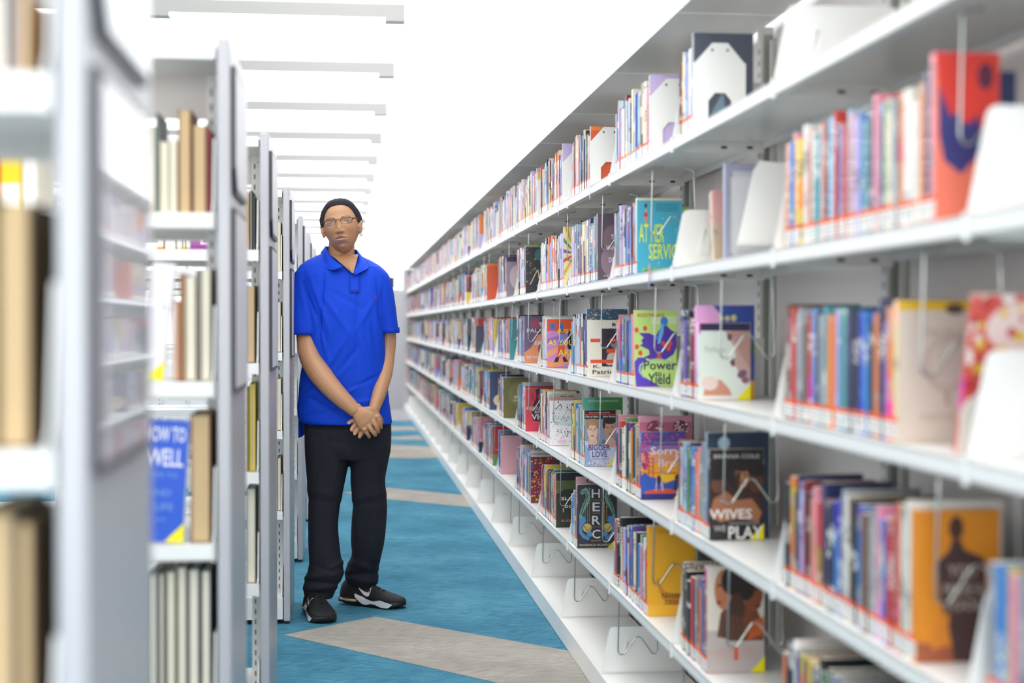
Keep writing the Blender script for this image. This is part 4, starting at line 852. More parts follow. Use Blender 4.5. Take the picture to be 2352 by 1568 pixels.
def loft_keys(mb, keys, m, pw=2.3, steps=4, tilt=0):
    mb.loft([ell(k[0],k[1],k[2],k[3],k[4],pw=pw,tilt=tilt) for k in interp_rings(keys, steps)], m)
def limb(mb, pts, rad, m, n=16, flat_=None):
    # smooth tube through (point, radius)
    P_ = [Vector(p) for p in pts]; K = [P_[0]]+P_+[P_[-1]]; R_ = [rad[0]]+list(rad)+[rad[-1]]; out = []; rr = []
    for i in range(1, len(K)-2):
        for s in range(4):
            t = s/4
            out.append(.5*((2*K[i])+(-K[i-1]+K[i+1])*t+(2*K[i-1]-5*K[i]+4*K[i+1]-K[i+2])*t*t+(-K[i-1]+3*K[i]-3*K[i+1]+K[i+2])*t**3))
            rr.append(R_[i]*(1-t)+R_[i+1]*t)
    out.append(P_[-1]); rr.append(rad[-1])
    mb.tube(out, rr, m, n)
def ball(mb, c, r, m, seg=16, rings=10, axes=None):
    c = Vector(c); r = Vector(r) if not isinstance(r,(int,float)) else Vector((r,r,r)); A = axes or (RH, FH, Vector((0,0,1))); Rr = []
    for i in range(1, rings):
        th = math.pi*i/rings
        Rr.append([c+A[0]*(r.x*math.sin(th)*math.cos(2*math.pi*k/seg))+A[1]*(r.y*math.sin(th)*math.sin(2*math.pi*k/seg))+A[2]*(r.z*math.cos(th)) for k in range(seg)])
    mb.loft(Rr, m)
def solidify(mb, name, vox, smooth=3, factor=.5, disp=None):
    me = mb.mesh(name+'_raw'); bm = bmesh.new(); bm.from_mesh(me); bmesh.ops.recalc_face_normals(bm, faces=bm.faces); bm.to_mesh(me); bm.free()
    o = bpy.data.objects.new(name+'_raw', me); COL.objects.link(o)
    r = o.modifiers.new('r','REMESH'); r.mode = 'VOXEL'; r.voxel_size = vox; r.use_smooth_shade = True
    if smooth: s = o.modifiers.new('s','SMOOTH'); s.iterations = smooth; s.factor = factor
    dg = bpy.context.evaluated_depsgraph_get(); dg.update()
    new = bpy.data.meshes.new_from_object(o.evaluated_get(dg)); bpy.data.objects.remove(o)
    if disp:
        ns = [v.normal.copy() for v in new.vertices]
        for v, n in zip(new.vertices, ns): v.co += n*disp(v.co, n)
    new.materials.clear()
    new.polygons.foreach_set('use_smooth', [True]*len(new.polygons)); new.name = name
    return new
def attach(name, me, parent=man):
    par = parent; off = Vector((0,0,0)); q_ = par
    while q_ is not None: off += Vector(q_.location); q_ = q_.parent
    o = link(name, me, parent); o.location = -off if False else (0,0,0)
    me.transform(Matrix.Translation(-off)); return o
def px_of(co):                                              # photo coordinates of a point, used to lay folds and colours on the body
    v = co-C0; d = v.dot(CF); return W/2+v.dot(CR)/d*FPX, H/2-v.dot(CU)/d*FPX
def G(x, y, cx, cy, sx, sy, ang=0):
    dx, dy = x-cx, y-cy
    if ang: a = math.radians(ang); dx, dy = dx*math.cos(a)+dy*math.sin(a), -dx*math.sin(a)+dy*math.cos(a)
    return math.exp(-(dx/sx)**2-(dy/sy)**2)
TMPM = WHITE
# ---- head, in its own frame (x right of photo, y away, z up, metres; origin between the eyes)
HT = math.radians(-8)                                       # tilt of the head
ho = fpt(780, 512, -.045)
HX = (RH*math.cos(HT) - Vector((0,0,1))*math.sin(HT)).normalized()
HZ0 = (Vector((0,0,1))*math.cos(HT) + RH*math.sin(HT)).normalized()
tb = math.radians(4)                                        # chin slightly raised
HY = (FH*math.cos(tb) - HZ0*math.sin(tb)).normalized(); HZ = (HZ0*math.cos(tb)+FH*math.sin(tb)).normalized()
def hp(x, y, z): return ho + HX*x + HY*y + HZ*z
def headshape(u, v, hair=False):
    # u around (0 = front), v from crown to chin
    th = math.pi*v; sx = math.sin(u); cy = -math.cos(u); st = math.sin(th)
    zc = -.012; z = zc + math.cos(th)*(.112 if math.cos(th) > 0 else .113)
    rx = .0755; rb = .098; rf = .087
    sx_, st_ = sx, st
    x = rx*st_**.85*sx; y = (rf if cy < 0 else rb)*st_**.8*cy
    low = max(0, -(z+.02))                                 # jaw
    x *= 1-1.5*low-24*low*low if low > 0 else 1
    if cy > 0 and z < -.03: y *= max(.35, 1-7*(-.03-z))
    if cy < 0: y *= 1-.8*low
    y += .055                                               # face plane near y=-.03, back of skull behind
    if cy < 0:                                              # features pushed along the view
        f = 0
        f += .0165*G(x,z,0,-.033,.0105,.015) + .0075*G(x,z,0,-.012,.009,.02) + .0105*G(abs(x),z,.0125,-.0400,.0075,.0062) + .004*G(x,z,0,-.044,.012,.005)
        f -= .0025*G(abs(x),z,.006,-.0485,.0035,.002)
        f += .0065*G(abs(x),z,.030,.017,.022,.0065) + .002*G(x,z,0,.015,.02,.01)
        f -= .0065*G(abs(x),z,.032,.0005,.0165,.0095)
        f += .0045*G(abs(x),z,.045,-.030,.017,.016) 
        f -= .003*G(abs(x),z,.050,-.060,.014,.02)
        f += .0095*G(x,z,0,-.070,.026,.019)
        lipw = math.exp(-(abs(x)/.0265)**4)
        bow = .0035*math.exp(-(x/.005)**2)
        f += lipw*(.0066*math.exp(-((z+.0620+abs(x)*.12-bow*.2)/.0052)**2) + .0082*math.exp(-((z+.0775-abs(x)*.12)/.0060)**2) - .0066*math.exp(-((z+.0695+abs(x)*.02)/.0018)**2))
        f -= .002*G(x,z,0,-.055,.003,.005)
        f -= .0055*G(x,z,0,-.0905,.020,.0045)
        f += .0075*G(x,z,0,-.104,.018,.011)
        f += .003*G(x,z,0,.055,.04,.03)
        y -= f
    return x, y, z
hd = MB(); N1, N2 = 150, 130
hd.loft([[hp(*headshape(2*math.pi*k/N1, i/N2)) for k in range(N1)] for i in range(1, N2)], TMPM)
# ears
for sgn in (-1, 1):
    ex = .0745*sgn
    for i in range(30):
        t = i/29*math.pi*1.6 - .9; rz, ry = .0235, .012
        c = hp(ex+sgn*(.0095+.0035*math.sin(t)), .048+ry*math.cos(t), -.021+rz*math.sin(t))
        ball(hd, c, (.0042,.0042,.0042), TMPM, 8, 6)
    ball(hd, hp(ex+sgn*.0045, .047, -.021), (.0075,.013,.0235), TMPM, 12, 8)
    ball(hd, hp(ex+sgn*.0045, .043, -.040), (.0062,.008,.009), TMPM, 10, 8)
    ball(hd, hp(ex+sgn*.003, .037, -.020), (.006,.004,.008), TMPM, 10, 6)
# neck
loft_keys(hd, [(757,813,545,.045,.052),(754,815,575,.045,.052),(752,819,600,.042,.056),(740,834,622,.035,.065)], TMPM)
# torso core under the shirt
loft_keys(hd, [(738,838,615,.03,.06),(700,872,640,.02,.08),(710,874,720,.02,.09),(715,872,820,.01,.09),(712,880,930,.02,.09),(712,885,990,.02,.09)], TMPM)
limb(hd, [fpt(750,985,.02),fpt(746,1110,.0),fpt(744,1200,-.02),fpt(735,1352,-.02)], [.07,.055,.045,.035], TMPM)
limb(hd, [fpt(848,985,.02),fpt(845,1110,.03),fpt(846,1200,.08),fpt(834,1330,.16)], [.07,.055,.045,.034], TMPM)
# arms
ARM_R = [fpt(708,640,.015), fpt(706,710,-.01), fpt(706,772,-.045), fpt(713,822,-.095), fpt(738,862,-.135), fpt(772,902,-.160), fpt(806,934,-.172), fpt(819,947,-.178)]
limb(hd, ARM_R, [.05,.048,.0470,.0455,.0475,.0405,.0315,.0250], TMPM, 20)
ARM_L = [fpt(868,640,.02), fpt(884,710,.02), fpt(892,768,.03), fpt(889,812,.02), fpt(883,856,-.03), fpt(872,900,-.09), fpt(861,934,-.125), fpt(856,948,-.135)]
limb(hd, ARM_L, [.035,.034,.034,.0345,.0345,.030,.0250,.026], TMPM, 20)
# his right hand, in front: back of the hand towards us, fingers pointing down to the right
def hand_plate(mb, keys):
    # keys: (px_a, py_a, px_b, py_b, b, thickness) edge to edge across the hand
    rings = []
    for (ax, ay, bx, by, b, th) in keys:
        A, B = fpt(ax, ay, b), fpt(bx, by, b); c = (A+B)/2; u = (B-A)/2; n = FH
        rings.append([c + u*math.copysign(abs(math.cos(t))**.8, math.cos(t)) + n*(th*math.sin(t)) for t in [2*math.pi*k/20 for k in range(20)]])
    mb.loft(rings, TMPM)
hand_plate(hd, [(800,938,826,926,-.172,.022),(804,946,831,933,-.176,.021),(810,955,842,935,-.182,.019),(816,968,852,938,-.188,.018),(825,983,862,945,-.190,.0165),(834,992,871,956,-.188,.014),(839,995,873,963,-.184,.010)])
def finger(mb, pts, r): limb(mb, [fpt(*p) for p in pts], r, TMPM, 12); ball(mb, fpt(*pts[-1]), r[-1]*1.0, TMPM, 10, 8)
finger(hd, [(834,984,-.190),(841,992,-.192),(846,999,-.186),(848,1003,-.176)], [.0092,.0092,.0085,.0075])
finger(hd, [(846,975,-.194),(853,986,-.200),(859,995,-.195),(862,999,-.183)], [.0098,.0096,.0088,.008])
finger(hd, [(857,966,-.194),(863,976,-.200),(867,986,-.195),(869,991,-.183)], [.0098,.0096,.0086,.008])
finger(hd, [(866,955,-.190),(871,964,-.196),(874,975,-.188),(875,982,-.176)], [.0096,.0092,.0084,.0076])
finger(hd, [(840,940,-.186),(854,940,-.188),(866,950,-.180),(874,962,-.170),(877,970,-.162)], [.012,.0115,.0105,.0092,.007])
for kx, ky in ((838,986),(848,977),(858,967),(867,957)): ball(hd, fpt(kx,ky,-.196), .0105, TMPM, 10, 8)
# his left hand, held underneath, fingers showing on the left
hand_plate(hd, [(850,948,872,950,-.140,.020),(838,962,868,972,-.148,.02),(824,970,858,988,-.150,.018),(818,974,846,994,-.150,.014)])
finger(hd, [(830,962,-.150),(815,965,-.155),(806,968,-.160),(800,971,-.164)], [.0125,.011,.0095,.007])
finger(hd, [(826,972,-.158),(816,977,-.168),(810,983,-.176),(808,987,-.180)], [.0105,.0105,.010,.009])
finger(hd, [(832,980,-.160),(822,987,-.170),(817,992,-.176),(815,996,-.180)], [.010,.010,.0096,.0086])
finger(hd, [(838,988,-.160),(831,995,-.168),(827,1000,-.172),(826,1003,-.174)], [.0095,.0095,.0088,.008])
body_me = solidify(hd, 'body', .0026, 2, .4)
# skin tones by position; the nostril shade is painted in
SKIN = bpy.data.materials.new('skin'); SKIN.use_nodes = True
bs = SKIN.node_tree.nodes['Principled BSDF']; bs.inputs['Roughness'].default_value = .42; bs.inputs['Subsurface Weight'].default_value = .12; bs.inputs['Subsurface Scale'].default_value = .008
bs.inputs['Subsurface Radius'].default_value = (1,.35,.2)
at = SKIN.node_tree.nodes.new('ShaderNodeAttribute'); at.attribute_name = 'tone'
nz = SKIN.node_tree.nodes.new('ShaderNodeTexNoise'); nz.inputs['Scale'].default_value = 60; nz.inputs['Detail'].default_value = 4
tcn = SKIN.node_tree.nodes.new('ShaderNodeTexCoord'); SKIN.node_tree.links.new(tcn.outputs['Object'], nz.inputs['Vector'])
bpn = SKIN.node_tree.nodes.new('ShaderNodeBump'); bpn.inputs['Strength'].default_value = .12; bpn.inputs['Distance'].default_value = .002
SKIN.node_tree.links.new(nz.outputs[0], bpn.inputs['Height']); SKIN.node_tree.links.new(bpn.outputs[0], bs.inputs['Normal'])
SKIN.node_tree.links.new(at.outputs['Color'], bs.inputs['Base Color'])
def tint_skin(me):
    base = Vector(srgb('#b88864')); lip = Vector(srgb('#84585a')); liplo = Vector(srgb('#b98480')); brow = Vector(srgb('#3a2622')); stub = Vector(srgb('#8a6450')); nail = Vector(srgb('#dba98c'))
    ca = me.color_attributes.new('tone', 'FLOAT_COLOR', 'POINT'); dat = []
    for v in me.vertices:
        c = base.copy(); r = v.co-ho; x, y, z = r.dot(HX), r.dot(HY), r.dot(HZ)
        if y < .03 and -.14 < z < .12 and abs(x) < .09:
            lw = 1 if abs(x) < .0270 else 0
            if lw and z > -.0700+.003*abs(x)/.024 and z < -.0560-abs(x)*.42+.0015*math.exp(-((abs(x)-.005)/.004)**2): c = c.lerp(lip, .85)
            elif lw and z <= -.0695 and z > -.0848+.5*max(0,abs(x)-.006): c = c.lerp(liplo, .85)
            bz = .0185+.004*math.exp(-((abs(x)-.036)/.014)**2)
            k = math.exp(-((z-bz)/.0032)**4)*(1 if .014 < abs(x) < .052 else 0); c = c.lerp(brow, .85*k)
            k = G(x,z,0,-.100,.03,.014); c = c.lerp(stub, .45*k); k = G(x,z,0,-.056,.02,.004); c = c.lerp(stub, .25*k)
            k = sum(math.exp(-(((x-s_*.0068)/.0042)**2+((z+.0488)/.0026)**2)) for s_ in (-1,1)); c = c.lerp(Vector(srgb('#3c241c')), min(1,.8*k))  # shade inside the nostrils, painted dark into the skin
        dat += [c.x, c.y, c.z, 1]
    ca.data.foreach_set('color', dat)
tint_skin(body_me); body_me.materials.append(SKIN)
# eyelids joined to the body surface
def facey(x, z):
    best = None
    for i in range(30, 90):
        for k in range(-18, 19):
            p_ = headshape(k*.05, i/130); d_ = (p_[0]-x)**2+(p_[2]-z)**2
            if best is None or d_ < best[0]: best = (d_, p_[1])
    return best[1]
EY = facey(.0335, 0) + .0118
lids = MB()
for sgn in (-1, 1):
    e = (.0345*sgn, EY, -.0005); R = .0150
    for (a0, a1) in ((math.radians(9), math.radians(88)), (math.radians(-88), math.radians(-13))):
        rg = []
        for i in range(9):
            el = a0+(a1-a0)*i/8
            rg.append([hp(e[0]+R*1.2*math.sin(az)*math.cos(el), e[1]-R*math.cos(az)*math.cos(el)+.0, e[2]+R*math.sin(el)*(1-.6*(math.sin(az))**4)-.0014*math.sin(az)**2*0) for az in [math.radians(-80+16*j/1.0*1.0) for j in range(11)]])
        vs = [p for r_ in rg for p in r_]; fs = [(i*11+j, i*11+j+1, (i+1)*11+j+1, (i+1)*11+j) for i in range(8) for j in range(10)]
        lids.add(vs, fs, SKIN)
lash = MB(); lash.sm = True
for sgn in (-1, 1):
    pts_ = []
    for j in range(11):
        az = math.radians(-62+12.4*j); el = math.radians(8.5)*(1-.45*(az/1.08)**2); Rr_ = .0153
        pts_.append(hp(.0345*sgn+Rr_*1.2*math.sin(az)*math.cos(el), EY-Rr_*math.cos(az)*math.cos(el), -.0005+Rr_*math.sin(el)))
    lash.tube(pts_, [.0004]+[.0009]*9+[.0004], mat('eyelash_dark', '#1c1210', .6), 6)
attach('eyelashes', lash.mesh('eyelashes'))
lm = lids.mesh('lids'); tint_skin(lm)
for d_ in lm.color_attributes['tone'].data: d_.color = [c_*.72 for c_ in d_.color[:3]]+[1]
bm = bmesh.new(); bm.from_mesh(body_me); bm.from_mesh(lm); bm.to_mesh(body_me); bm.free()
body_me.polygons.foreach_set('use_smooth', [True]*len(body_me.polygons))
attach('body', body_me)
# eyes
EYEW = mat('eye_white', '#d9d2ca', .15, coat=.6); IRIS = mat('iris_dark', '#241510', .08, coat=1)
for sgn in (-1, 1):
    b = MB(); b.sm = True
    c = hp(.0345*sgn, EY, -.0005)
    ball(b, c, .0144, EYEW, 20, 14, (HX, HY, HZ)); ball(b, c-HY*.0066+HX*(.0016*sgn), (.0072,.0084,.0072), IRIS, 18, 12, (HX, HY, HZ))
    attach('eye', b.mesh('eye'))
# nails
NAIL = mat('finger_nail', '#d6a78c', .3)
b = MB(); b.sm = True
for (px,py,bb) in ((802,972,-.1715),(808,987,-.1895),(815,996,-.189)): ball(b, fpt(px,py,bb), (.0052,.0024,.0046), NAIL, 10, 6)
attach('finger_nails', b.mesh('finger_nails'))
# hair: close cropped cap
HAIR = mat('black_hair', '#25212b', .8, bump=(500,.9,.004), vary=((300,300,300), .35))
hb = MB(); N1, N2 = 130, 90
def hairline(u):                                            # how far down the hair reaches, as v
    a = abs((u+math.pi) % (2*math.pi) - math.pi)            # 0 front, pi back
    ks = [(0,.215),(.5,.222),(.85,.25),(1.08,.31),(1.24,.40),(1.36,.485),(1.55,.50),(1.9,.56),(3.2,.73)]
    for p0, p1 in zip(ks[:-1], ks[1:]):
        if p0[0] <= a <= p1[0]: return p0[1]+(p1[1]-p0[1])*(a-p0[0])/(p1[0]-p0[0])
    return .73
rings = []
for i in range(1, N2+1):
    rg = []
    for k in range(N1):
        u = 2*math.pi*k/N1; v = hairline(u)*i/N2
        x, y, z = headshape(u, v); c = Vector((0,.055,-.01)); d = (Vector((x,y,z))-c).normalized()
        edge = min(1, (1-i/N2)*6); th = -.001+(.0135+.0055*abs(d.x))*edge**.5
        th += (.0022*noise.noise(Vector((x,y,z))*150)+.0016*noise.noise(Vector((x,y,z))*300))
        q_ = Vector((x,y,z))+d*th; rg.append(hp(*q_))
    rings.append(rg)
rings.append([hp(*(Vector(headshape(2*math.pi*k/N1, hairline(2*math.pi*k/N1)))*.97+Vector((0,.055,-.01))*.03)) for k in range(N1)])
hb.sm = True; hb.loft(rings, HAIR); attach('hair', hb.mesh('hair'))
# glasses
GF = mat('glasses_frame_brown', '#2e2324', .3, metal=.3); GL = mat('glasses_lens', '#ffffff', .02, spec=.5); 
bpy.data.materials['glasses_lens'].node_tree.nodes['Principled BSDF'].inputs['Alpha'].default_value = .05
b = MB(); b.sm = True
gy = facey(.012, .006)-.0125; gl_ = MB()
for sgn in (-1, 1):
    cx, cz = .0345*sgn, .000; hw, hh = .0245, .0130; pts = []
    for k in range(29):
        t = 2*math.pi*k/28; cs, sn = math.cos(t), math.sin(t)
        xx = hw*math.copysign(abs(cs)**.55, cs); zz = hh*math.copysign(abs(sn)**.55, sn)*(1.0 if sn > 0 else (.95-.0*cs))
        pts.append((cx+xx*(1 if sn > 0 else .90), gy+.012*(abs(cx+xx)/.06)**2, cz+zz))
    b.tube([hp(*p) for p in pts], [.0013 if p[2] > cz-.004 else .0008 for p in pts], GF, 6)
    gl_.add([hp(*p) for p in pts[:-1]], [tuple(range(28))], GL)
    b.tube([hp(cx+sgn*.0235, gy+.011, .007), hp(cx+sgn*.037, gy+.017, .008), hp(.0785*sgn, .0, .008), hp(.0825*sgn, .045, .001)], [.0032,.0026,.0018,.0015], GF, 8)
b.tube([hp(-.0105,gy-.001,.0055), hp(-.004,gy-.004,.0075), hp(.004,gy-.004,.0075), hp(.0105,gy-.001,.0055)], .0014, GF, 6)
go = attach('glasses', b.mesh('glasses')); attach('lens', gl_.mesh('lens'), go)

# ---- jeans
def wr(*a): return sum(a)
def jeans_disp(co, n):
    x, y = px_of(co); f = 0
    f += .004*noise.noise(Vector((co.x*9, co.y*9, co.z*5)))
    for (cx,cy,sx,sy,an,h) in ((742,1322,52,7,-8,.009),(738,1338,50,5,6,-.008),(740,1350,48,6,-4,.008),(735,1362,40,4,8,-.006),(768,1300,30,6,-30,.008),(745,1306,30,5,20,-.005),
        (838,1300,45,8,12,.007),(832,1318,45,6,-6,-.007),(830,1332,45,7,10,.007),(835,1346,40,4,-6,-.005),(860,1285,14,8,30,.006),(740,1150,44,10,8,-.004),(748,1135,46,9,14,.004),(845,1140,42,9,-12,.004),(848,1155,42,8,-8,-.004),
        (800,1045,30,9,40,.004),(770,1015,44,7,18,-.0035),(850,1010,40,7,-20,.003),(722,1250,10,60,4,.003),(868,1230,8,60,-3,.003)):
        f += h*G(x,y,cx,cy,sx,sy,an)
    return f
jm = MB()
loft_keys(jm, [(703,893,925,.01,.105),(700,897,960,.01,.112),(700,898,1000,.012,.115),(700,897,1030,.012,.112),(702,893,1052,.015,.10)], TMPM, 2.6)
loft_keys(jm, [(700,802,985,.01,.108),(700,803,1030,.005,.105),(703,799,1070,.0,.098),(707,791,1110,-.005,.09),(710,782,1155,-.01,.083),(709,777,1200,-.015,.08),(709,779,1245,-.02,.08),(711,783,1285,-.022,.08),(707,788,1312,-.025,.085),(699,783,1333,-.025,.086),(697,772,1350,-.025,.082),(699,768,1362,-.025,.079),(701,766,1371,-.025,.077)], TMPM, 2.3)
loft_keys(jm, [(800,897,985,.02,.108),(801,896,1030,.02,.105),(806,889,1070,.03,.098),(806,884,1105,.04,.09),(810,889,1155,.055,.083),(807,887,1200,.07,.08),(806,883,1240,.09,.08),(808,876,1275,.12,.08),(796,869,1303,.15,.085),(793,871,1322,.165,.086),(798,869,1334,.17,.082),(806,866,1344,.175,.076)], TMPM, 2.3)
jm_me = solidify(jm, 'jeans', .0055, 4, .5, jeans_disp)
JEAN = mat('black_denim', '#272831', .85, spec=.2, bump=(900,.5,.0012), vary=((160,160,12), .28)); jm_me.materials.append(JEAN)
attach('jeans', jm_me)
# ---- polo shirt
def shirt_disp(co, n):
    x, y = px_of(co); f = .003*noise.noise(Vector((co.x*7, co.y*7, co.z*4+3)))
    for (cx,cy,sx,sy,an,h) in ((760,830,70,7,-58,.005),(785,845,60,6,-52,-.004),(750,880,60,7,-40,.0045),(800,900,55,6,-35,.004),(830,880,40,5,-25,-.004),(845,820,50,6,70,.004),(870,760,60,6,78,.004),(862,790,50,5,80,-.003),
        (735,700,60,5,70,.004),(728,730,55,4,68,-.004),(742,780,50,5,75,.004),(760,760,60,6,-70,.003),(700,700,6,50,-12,.003),(810,700,5,60,4,.0025),(822,760,6,80,2,-.0025),(795,800,6,70,5,.002),(790,930,70,5,-10,.004),(740,930,40,6,30,-.004),(875,700,5,40,8,-.003),
        (716,900,30,6,-45,.004),(738,690,4,70,4,-.005),(733,745,4,40,-6,-.006),(872,700,4,60,-6,-.005),(876,745,4,30,-8,-.005),(700,640,30,5,-35,.002),(800,690,50,6,30,-.002),(775,725,60,6,55,.003),(835,730,50,6,-60,.003),(880,900,8,40,-5,.004),(840,940,6,30,8,.003)):
        f += 1.7*h*G(x,y,cx,cy,sx,sy,an)
    return f
sm_ = MB()
loft_keys(sm_, [(738,828,583,.050,.038),(724,832,589,.045,.050),(702,855,600,.037,.066),(687,876,613,.030,.081),(682,886,630,.024,.095),(686,889,656,.02,.107),(694,886,700,.01,.118),(699,884,760,.0,.122),(696,885,820,-.002,.122),(689,889,870,-.002,.122),(686,893,915,.0,.124),(685,898,950,.0,.126),(689,900,966,.0,.128),(704,901,972,.0,.128)], TMPM, 2.5, 4, 0)
loft_keys(sm_, [(694,742,613,.025,.056),(677,740,628,.02,.064),(671,738,660,.015,.068),(669,737,700,-.005,.068),(669,736,740,-.028,.067),(671,735,766,-.042,.064)], TMPM, 2.2)
loft_keys(sm_, [(838,872,610,.025,.056),(845,892,630,.025,.064),(852,902,662,.025,.064),(862,908,700,.028,.060),(869,912,735,.028,.056),(875,915,762,.028,.054)], TMPM, 2.2)
sh_me = solidify(sm_, 'polo_shirt', .005, 4, .5, shirt_disp)
BLUE = mat('royal_blue_pique', '#0642cc', .7, spec=.25, bump=(1400,.25,.0008)); sh_me.materials.append(BLUE)
shirt = attach('polo_shirt', sh_me)
# back tail hanging lower on the left, past the side vent
b = MB(); b.sm = True
rg = []
for i in range(7):
    t = i/6; rg.append([fpt(686+1*t, 955+50*t, .01+.02*t), fpt(694-1*t, 957+48*t-2, .03), fpt(700, 957+40*t, .08), fpt(700, 957+40*t, .085), fpt(693, 957+48*t-2, .036), fpt(685, 955+50*t, .016)])
b.loft(rg, BLUE); attach('shirt_tail', b.mesh('shirt_tail'), shirt)
# sleeve cuffs and hem as ribbed bands
b = MB(); b.sm = True
for (xl,xr,y0,bb,hd_,tilt) in ((669.5,735.5,761,-.040,.0655,0),(874,916.5,757,.028,.056,0)):
    R1 = ell(xl-.5,xr+.5,y0-6,bb,hd_+.002); R2 = ell(xl-1.5,xr+1.5,y0,bb,hd_+.0035); R3 = ell(xl-1,xr+1,y0+7,bb,hd_+.003); R4 = ell(xl+1,xr-1,y0+7.5,bb,hd_-.002)
    b = MB(); b.sm = True; b.loft([R1,R2,R3,R4], BLUE, False); attach('sleeve_cuff', b.mesh('sleeve_cuff'), shirt)
# collar: two leaves folding down from the neck
b = MB(); b.sm = True
def strip(rows, th=.0028):
    n_ = len(rows[0]); vs = [p for r_ in rows for p in r_]+[p+FH*th for r_ in rows for p in r_]; m_ = len(rows)*n_; fs = []
    for i in range(len(rows)-1):
        for j in range(n_-1):
            a = i*n_+j; fs += [(a,a+1,a+n_+1,a+n_),(a+m_,a+n_+m_,a+n_+1+m_,a+1+m_)]
    for i in range(len(rows)-1):
        for j in (0, n_-1): a = i*n_+j; fs.append((a,a+n_,a+n_+m_,a+m_))
    for j in range(n_-1):
        for i in (0, len(rows)-1): a = i*n_+j; fs.append((a,a+1,a+1+m_,a+m_))
    b.add(vs, fs, BLUE)
def cat(ks, n=4):
    K = [ks[0]]+ks+[ks[-1]]; out = []
    for i in range(1, len(K)-2):
        for q_ in range(n):
            t = q_/n; out.append(tuple(.5*((2*K[i][j])+(-K[i-1][j]+K[i+1][j])*t+(2*K[i-1][j]-5*K[i][j]+4*K[i+1][j]-K[i+2][j])*t*t+(-K[i-1][j]+3*K[i][j]-3*K[i+1][j]+K[i+2][j])*t**3) for j in range(3)))
    return out+[ks[-1]]
# his right leaf (photo left): top edge along the neck, lower edge on the shoulder and chest
T = cat([(749,563,.045),(751,571,.005),(757,583,-.022),(768,596,-.046),(780,606,-.066),(787,611,-.078)])
Bm = cat([(736,580,.055),(739,593,.010),(746,608,-.038),(756,618,-.070),(770,619,-.088),(786,613,-.090)])
strip([[fpt(*[T[i][j]*(1-s)+Bm[i][j]*s for j in range(2)], T[i][2]*(1-s)+Bm[i][2]*s-.010*math.sin(math.pi*s)) for s in (0,.25,.5,.75,1)] for i in range(len(T))])
T = cat([(817,572,.045),(821,582,.010),(823,592,-.015),(822,602,-.040),(817,612,-.062),(811,624,-.084)])
Bm = cat([(829,586,.050),(838,594,.015),(845,604,-.020),(846,614,-.050),(834,622,-.080),(814,632,-.096)])
strip([[fpt(*[T[i][j]*(1-s)+Bm[i][j]*s for j in range(2)], T[i][2]*(1-s)+Bm[i][2]*s-.008*math.sin(math.pi*s)) for s in (0,.25,.5,.75,1)] for i in range(len(T))])
# back of the collar behind the neck
strip([[fpt(747+12*i, 566+i*1.2-4*math.sin(math.pi*i/6), .04+.055*math.sin(math.pi*i/6)), fpt(740+15.5*i, 590, .05+.05*math.sin(math.pi*i/6))] for i in range(7)])
attach('collar', b.mesh('collar'), shirt)
# open neck: skin patch of the upper chest in the V
b = MB(); b.sm = True
rows = []
for i in range(9):
    t = i/8; y_ = 584+43*t; l = 757+ (808-757)*t**.9; r_ = 823-11*t
    rows.append([fpt(l+(r_-l)*s, y_, -.092*t**.6 - .008*math.sin(math.pi*s)) for s in (0,.25,.5,.75,1)])
nvs = [p for r_ in rows for p in r_]; b.add(nvs, [(i*5+j,(i+1)*5+j,(i+1)*5+j+1,i*5+j+1) for i in range(8) for j in range(4)], mat('skin_chest', '#a87a58', .45))
ch = b.mesh('open_neck')
attach('neck_opening', ch)
# placket with box stitching and the small red embroidered mark
b = MB()
def pl(pts, off, m): b.add([fpt(x, y, -.121-off+.0006*(700-y)*(0)) for x, y in pts], [tuple(range(len(pts)))], m)
BLUE_D = mat('royal_blue_stitch', '#0536ac', .7); REDM = mat('red_embroidery', '#b3223f', .7)
b2 = MB(); b2.sm = True
def fr(y): # chest front offset
    ks = [(611,.082-.025),(628,.094-.022),(655,.107-.02),(700,.118-.01),(760,.122)]
    for (a,va),(c,vc) in zip(ks[:-1],ks[1:]):
        if a <= y <= c: return -(va+(vc-va)*(y-a)/(c-a))
    return -.122
rows = []
for i in range(10):
    y_ = 622+48*i/9; l = 804+4*math.exp(-((y_-622)/10)**2); rows.append([fpt(l+(827-l)*s-2, y_, fr(y_)-.0045) for s in (0,.33,.66,1)])
nv = [p for r_ in rows for p in r_]; b2.add(nv+[p+FH*.006 for p in nv], [(i*4+j,(i+1)*4+j,(i+1)*4+j+1,i*4+j+1) for i in range(9) for j in range(3)]+[(i*4,i*4+40,(i+1)*4+40,(i+1)*4) for i in range(9)]+[(i*4+3,(i+1)*4+3,(i+1)*4+43,i*4+43) for i in range(9)]+[(36,37,77,76),(37,38,78,77),(38,39,79,78)], BLUE)
b2.tube([fpt(803.5,671,fr(671)-.005), fpt(825,671,fr(671)-.005)], .0012, BLUE_D, 5); b2.tube([fpt(803.5,667,fr(667)-.005), fpt(825,667,fr(667)-.005)], .0009, BLUE_D, 5)
attach('placket', b2.mesh('placket'), shirt)
b = MB()
def rm(pts): b.add([fpt(x, y, -.113) for x, y in pts], [tuple(range(len(pts)))], REDM)
rm([(864,677),(866,676),(867,680),(865,682)]); rm([(863,682),(867,682),(868,686),(864,687)]); rm([(864,687),(865,687),(865,691),(864,691)]); rm([(866,686),(868,685),(868,689),(867,690)]); rm([(861,680),(864,684),(863.4,685),(860.6,681)])
ob = attach('chest_emblem', b.mesh('chest_emblem'), shirt); tag(ob, 'small red embroidered rider emblem')
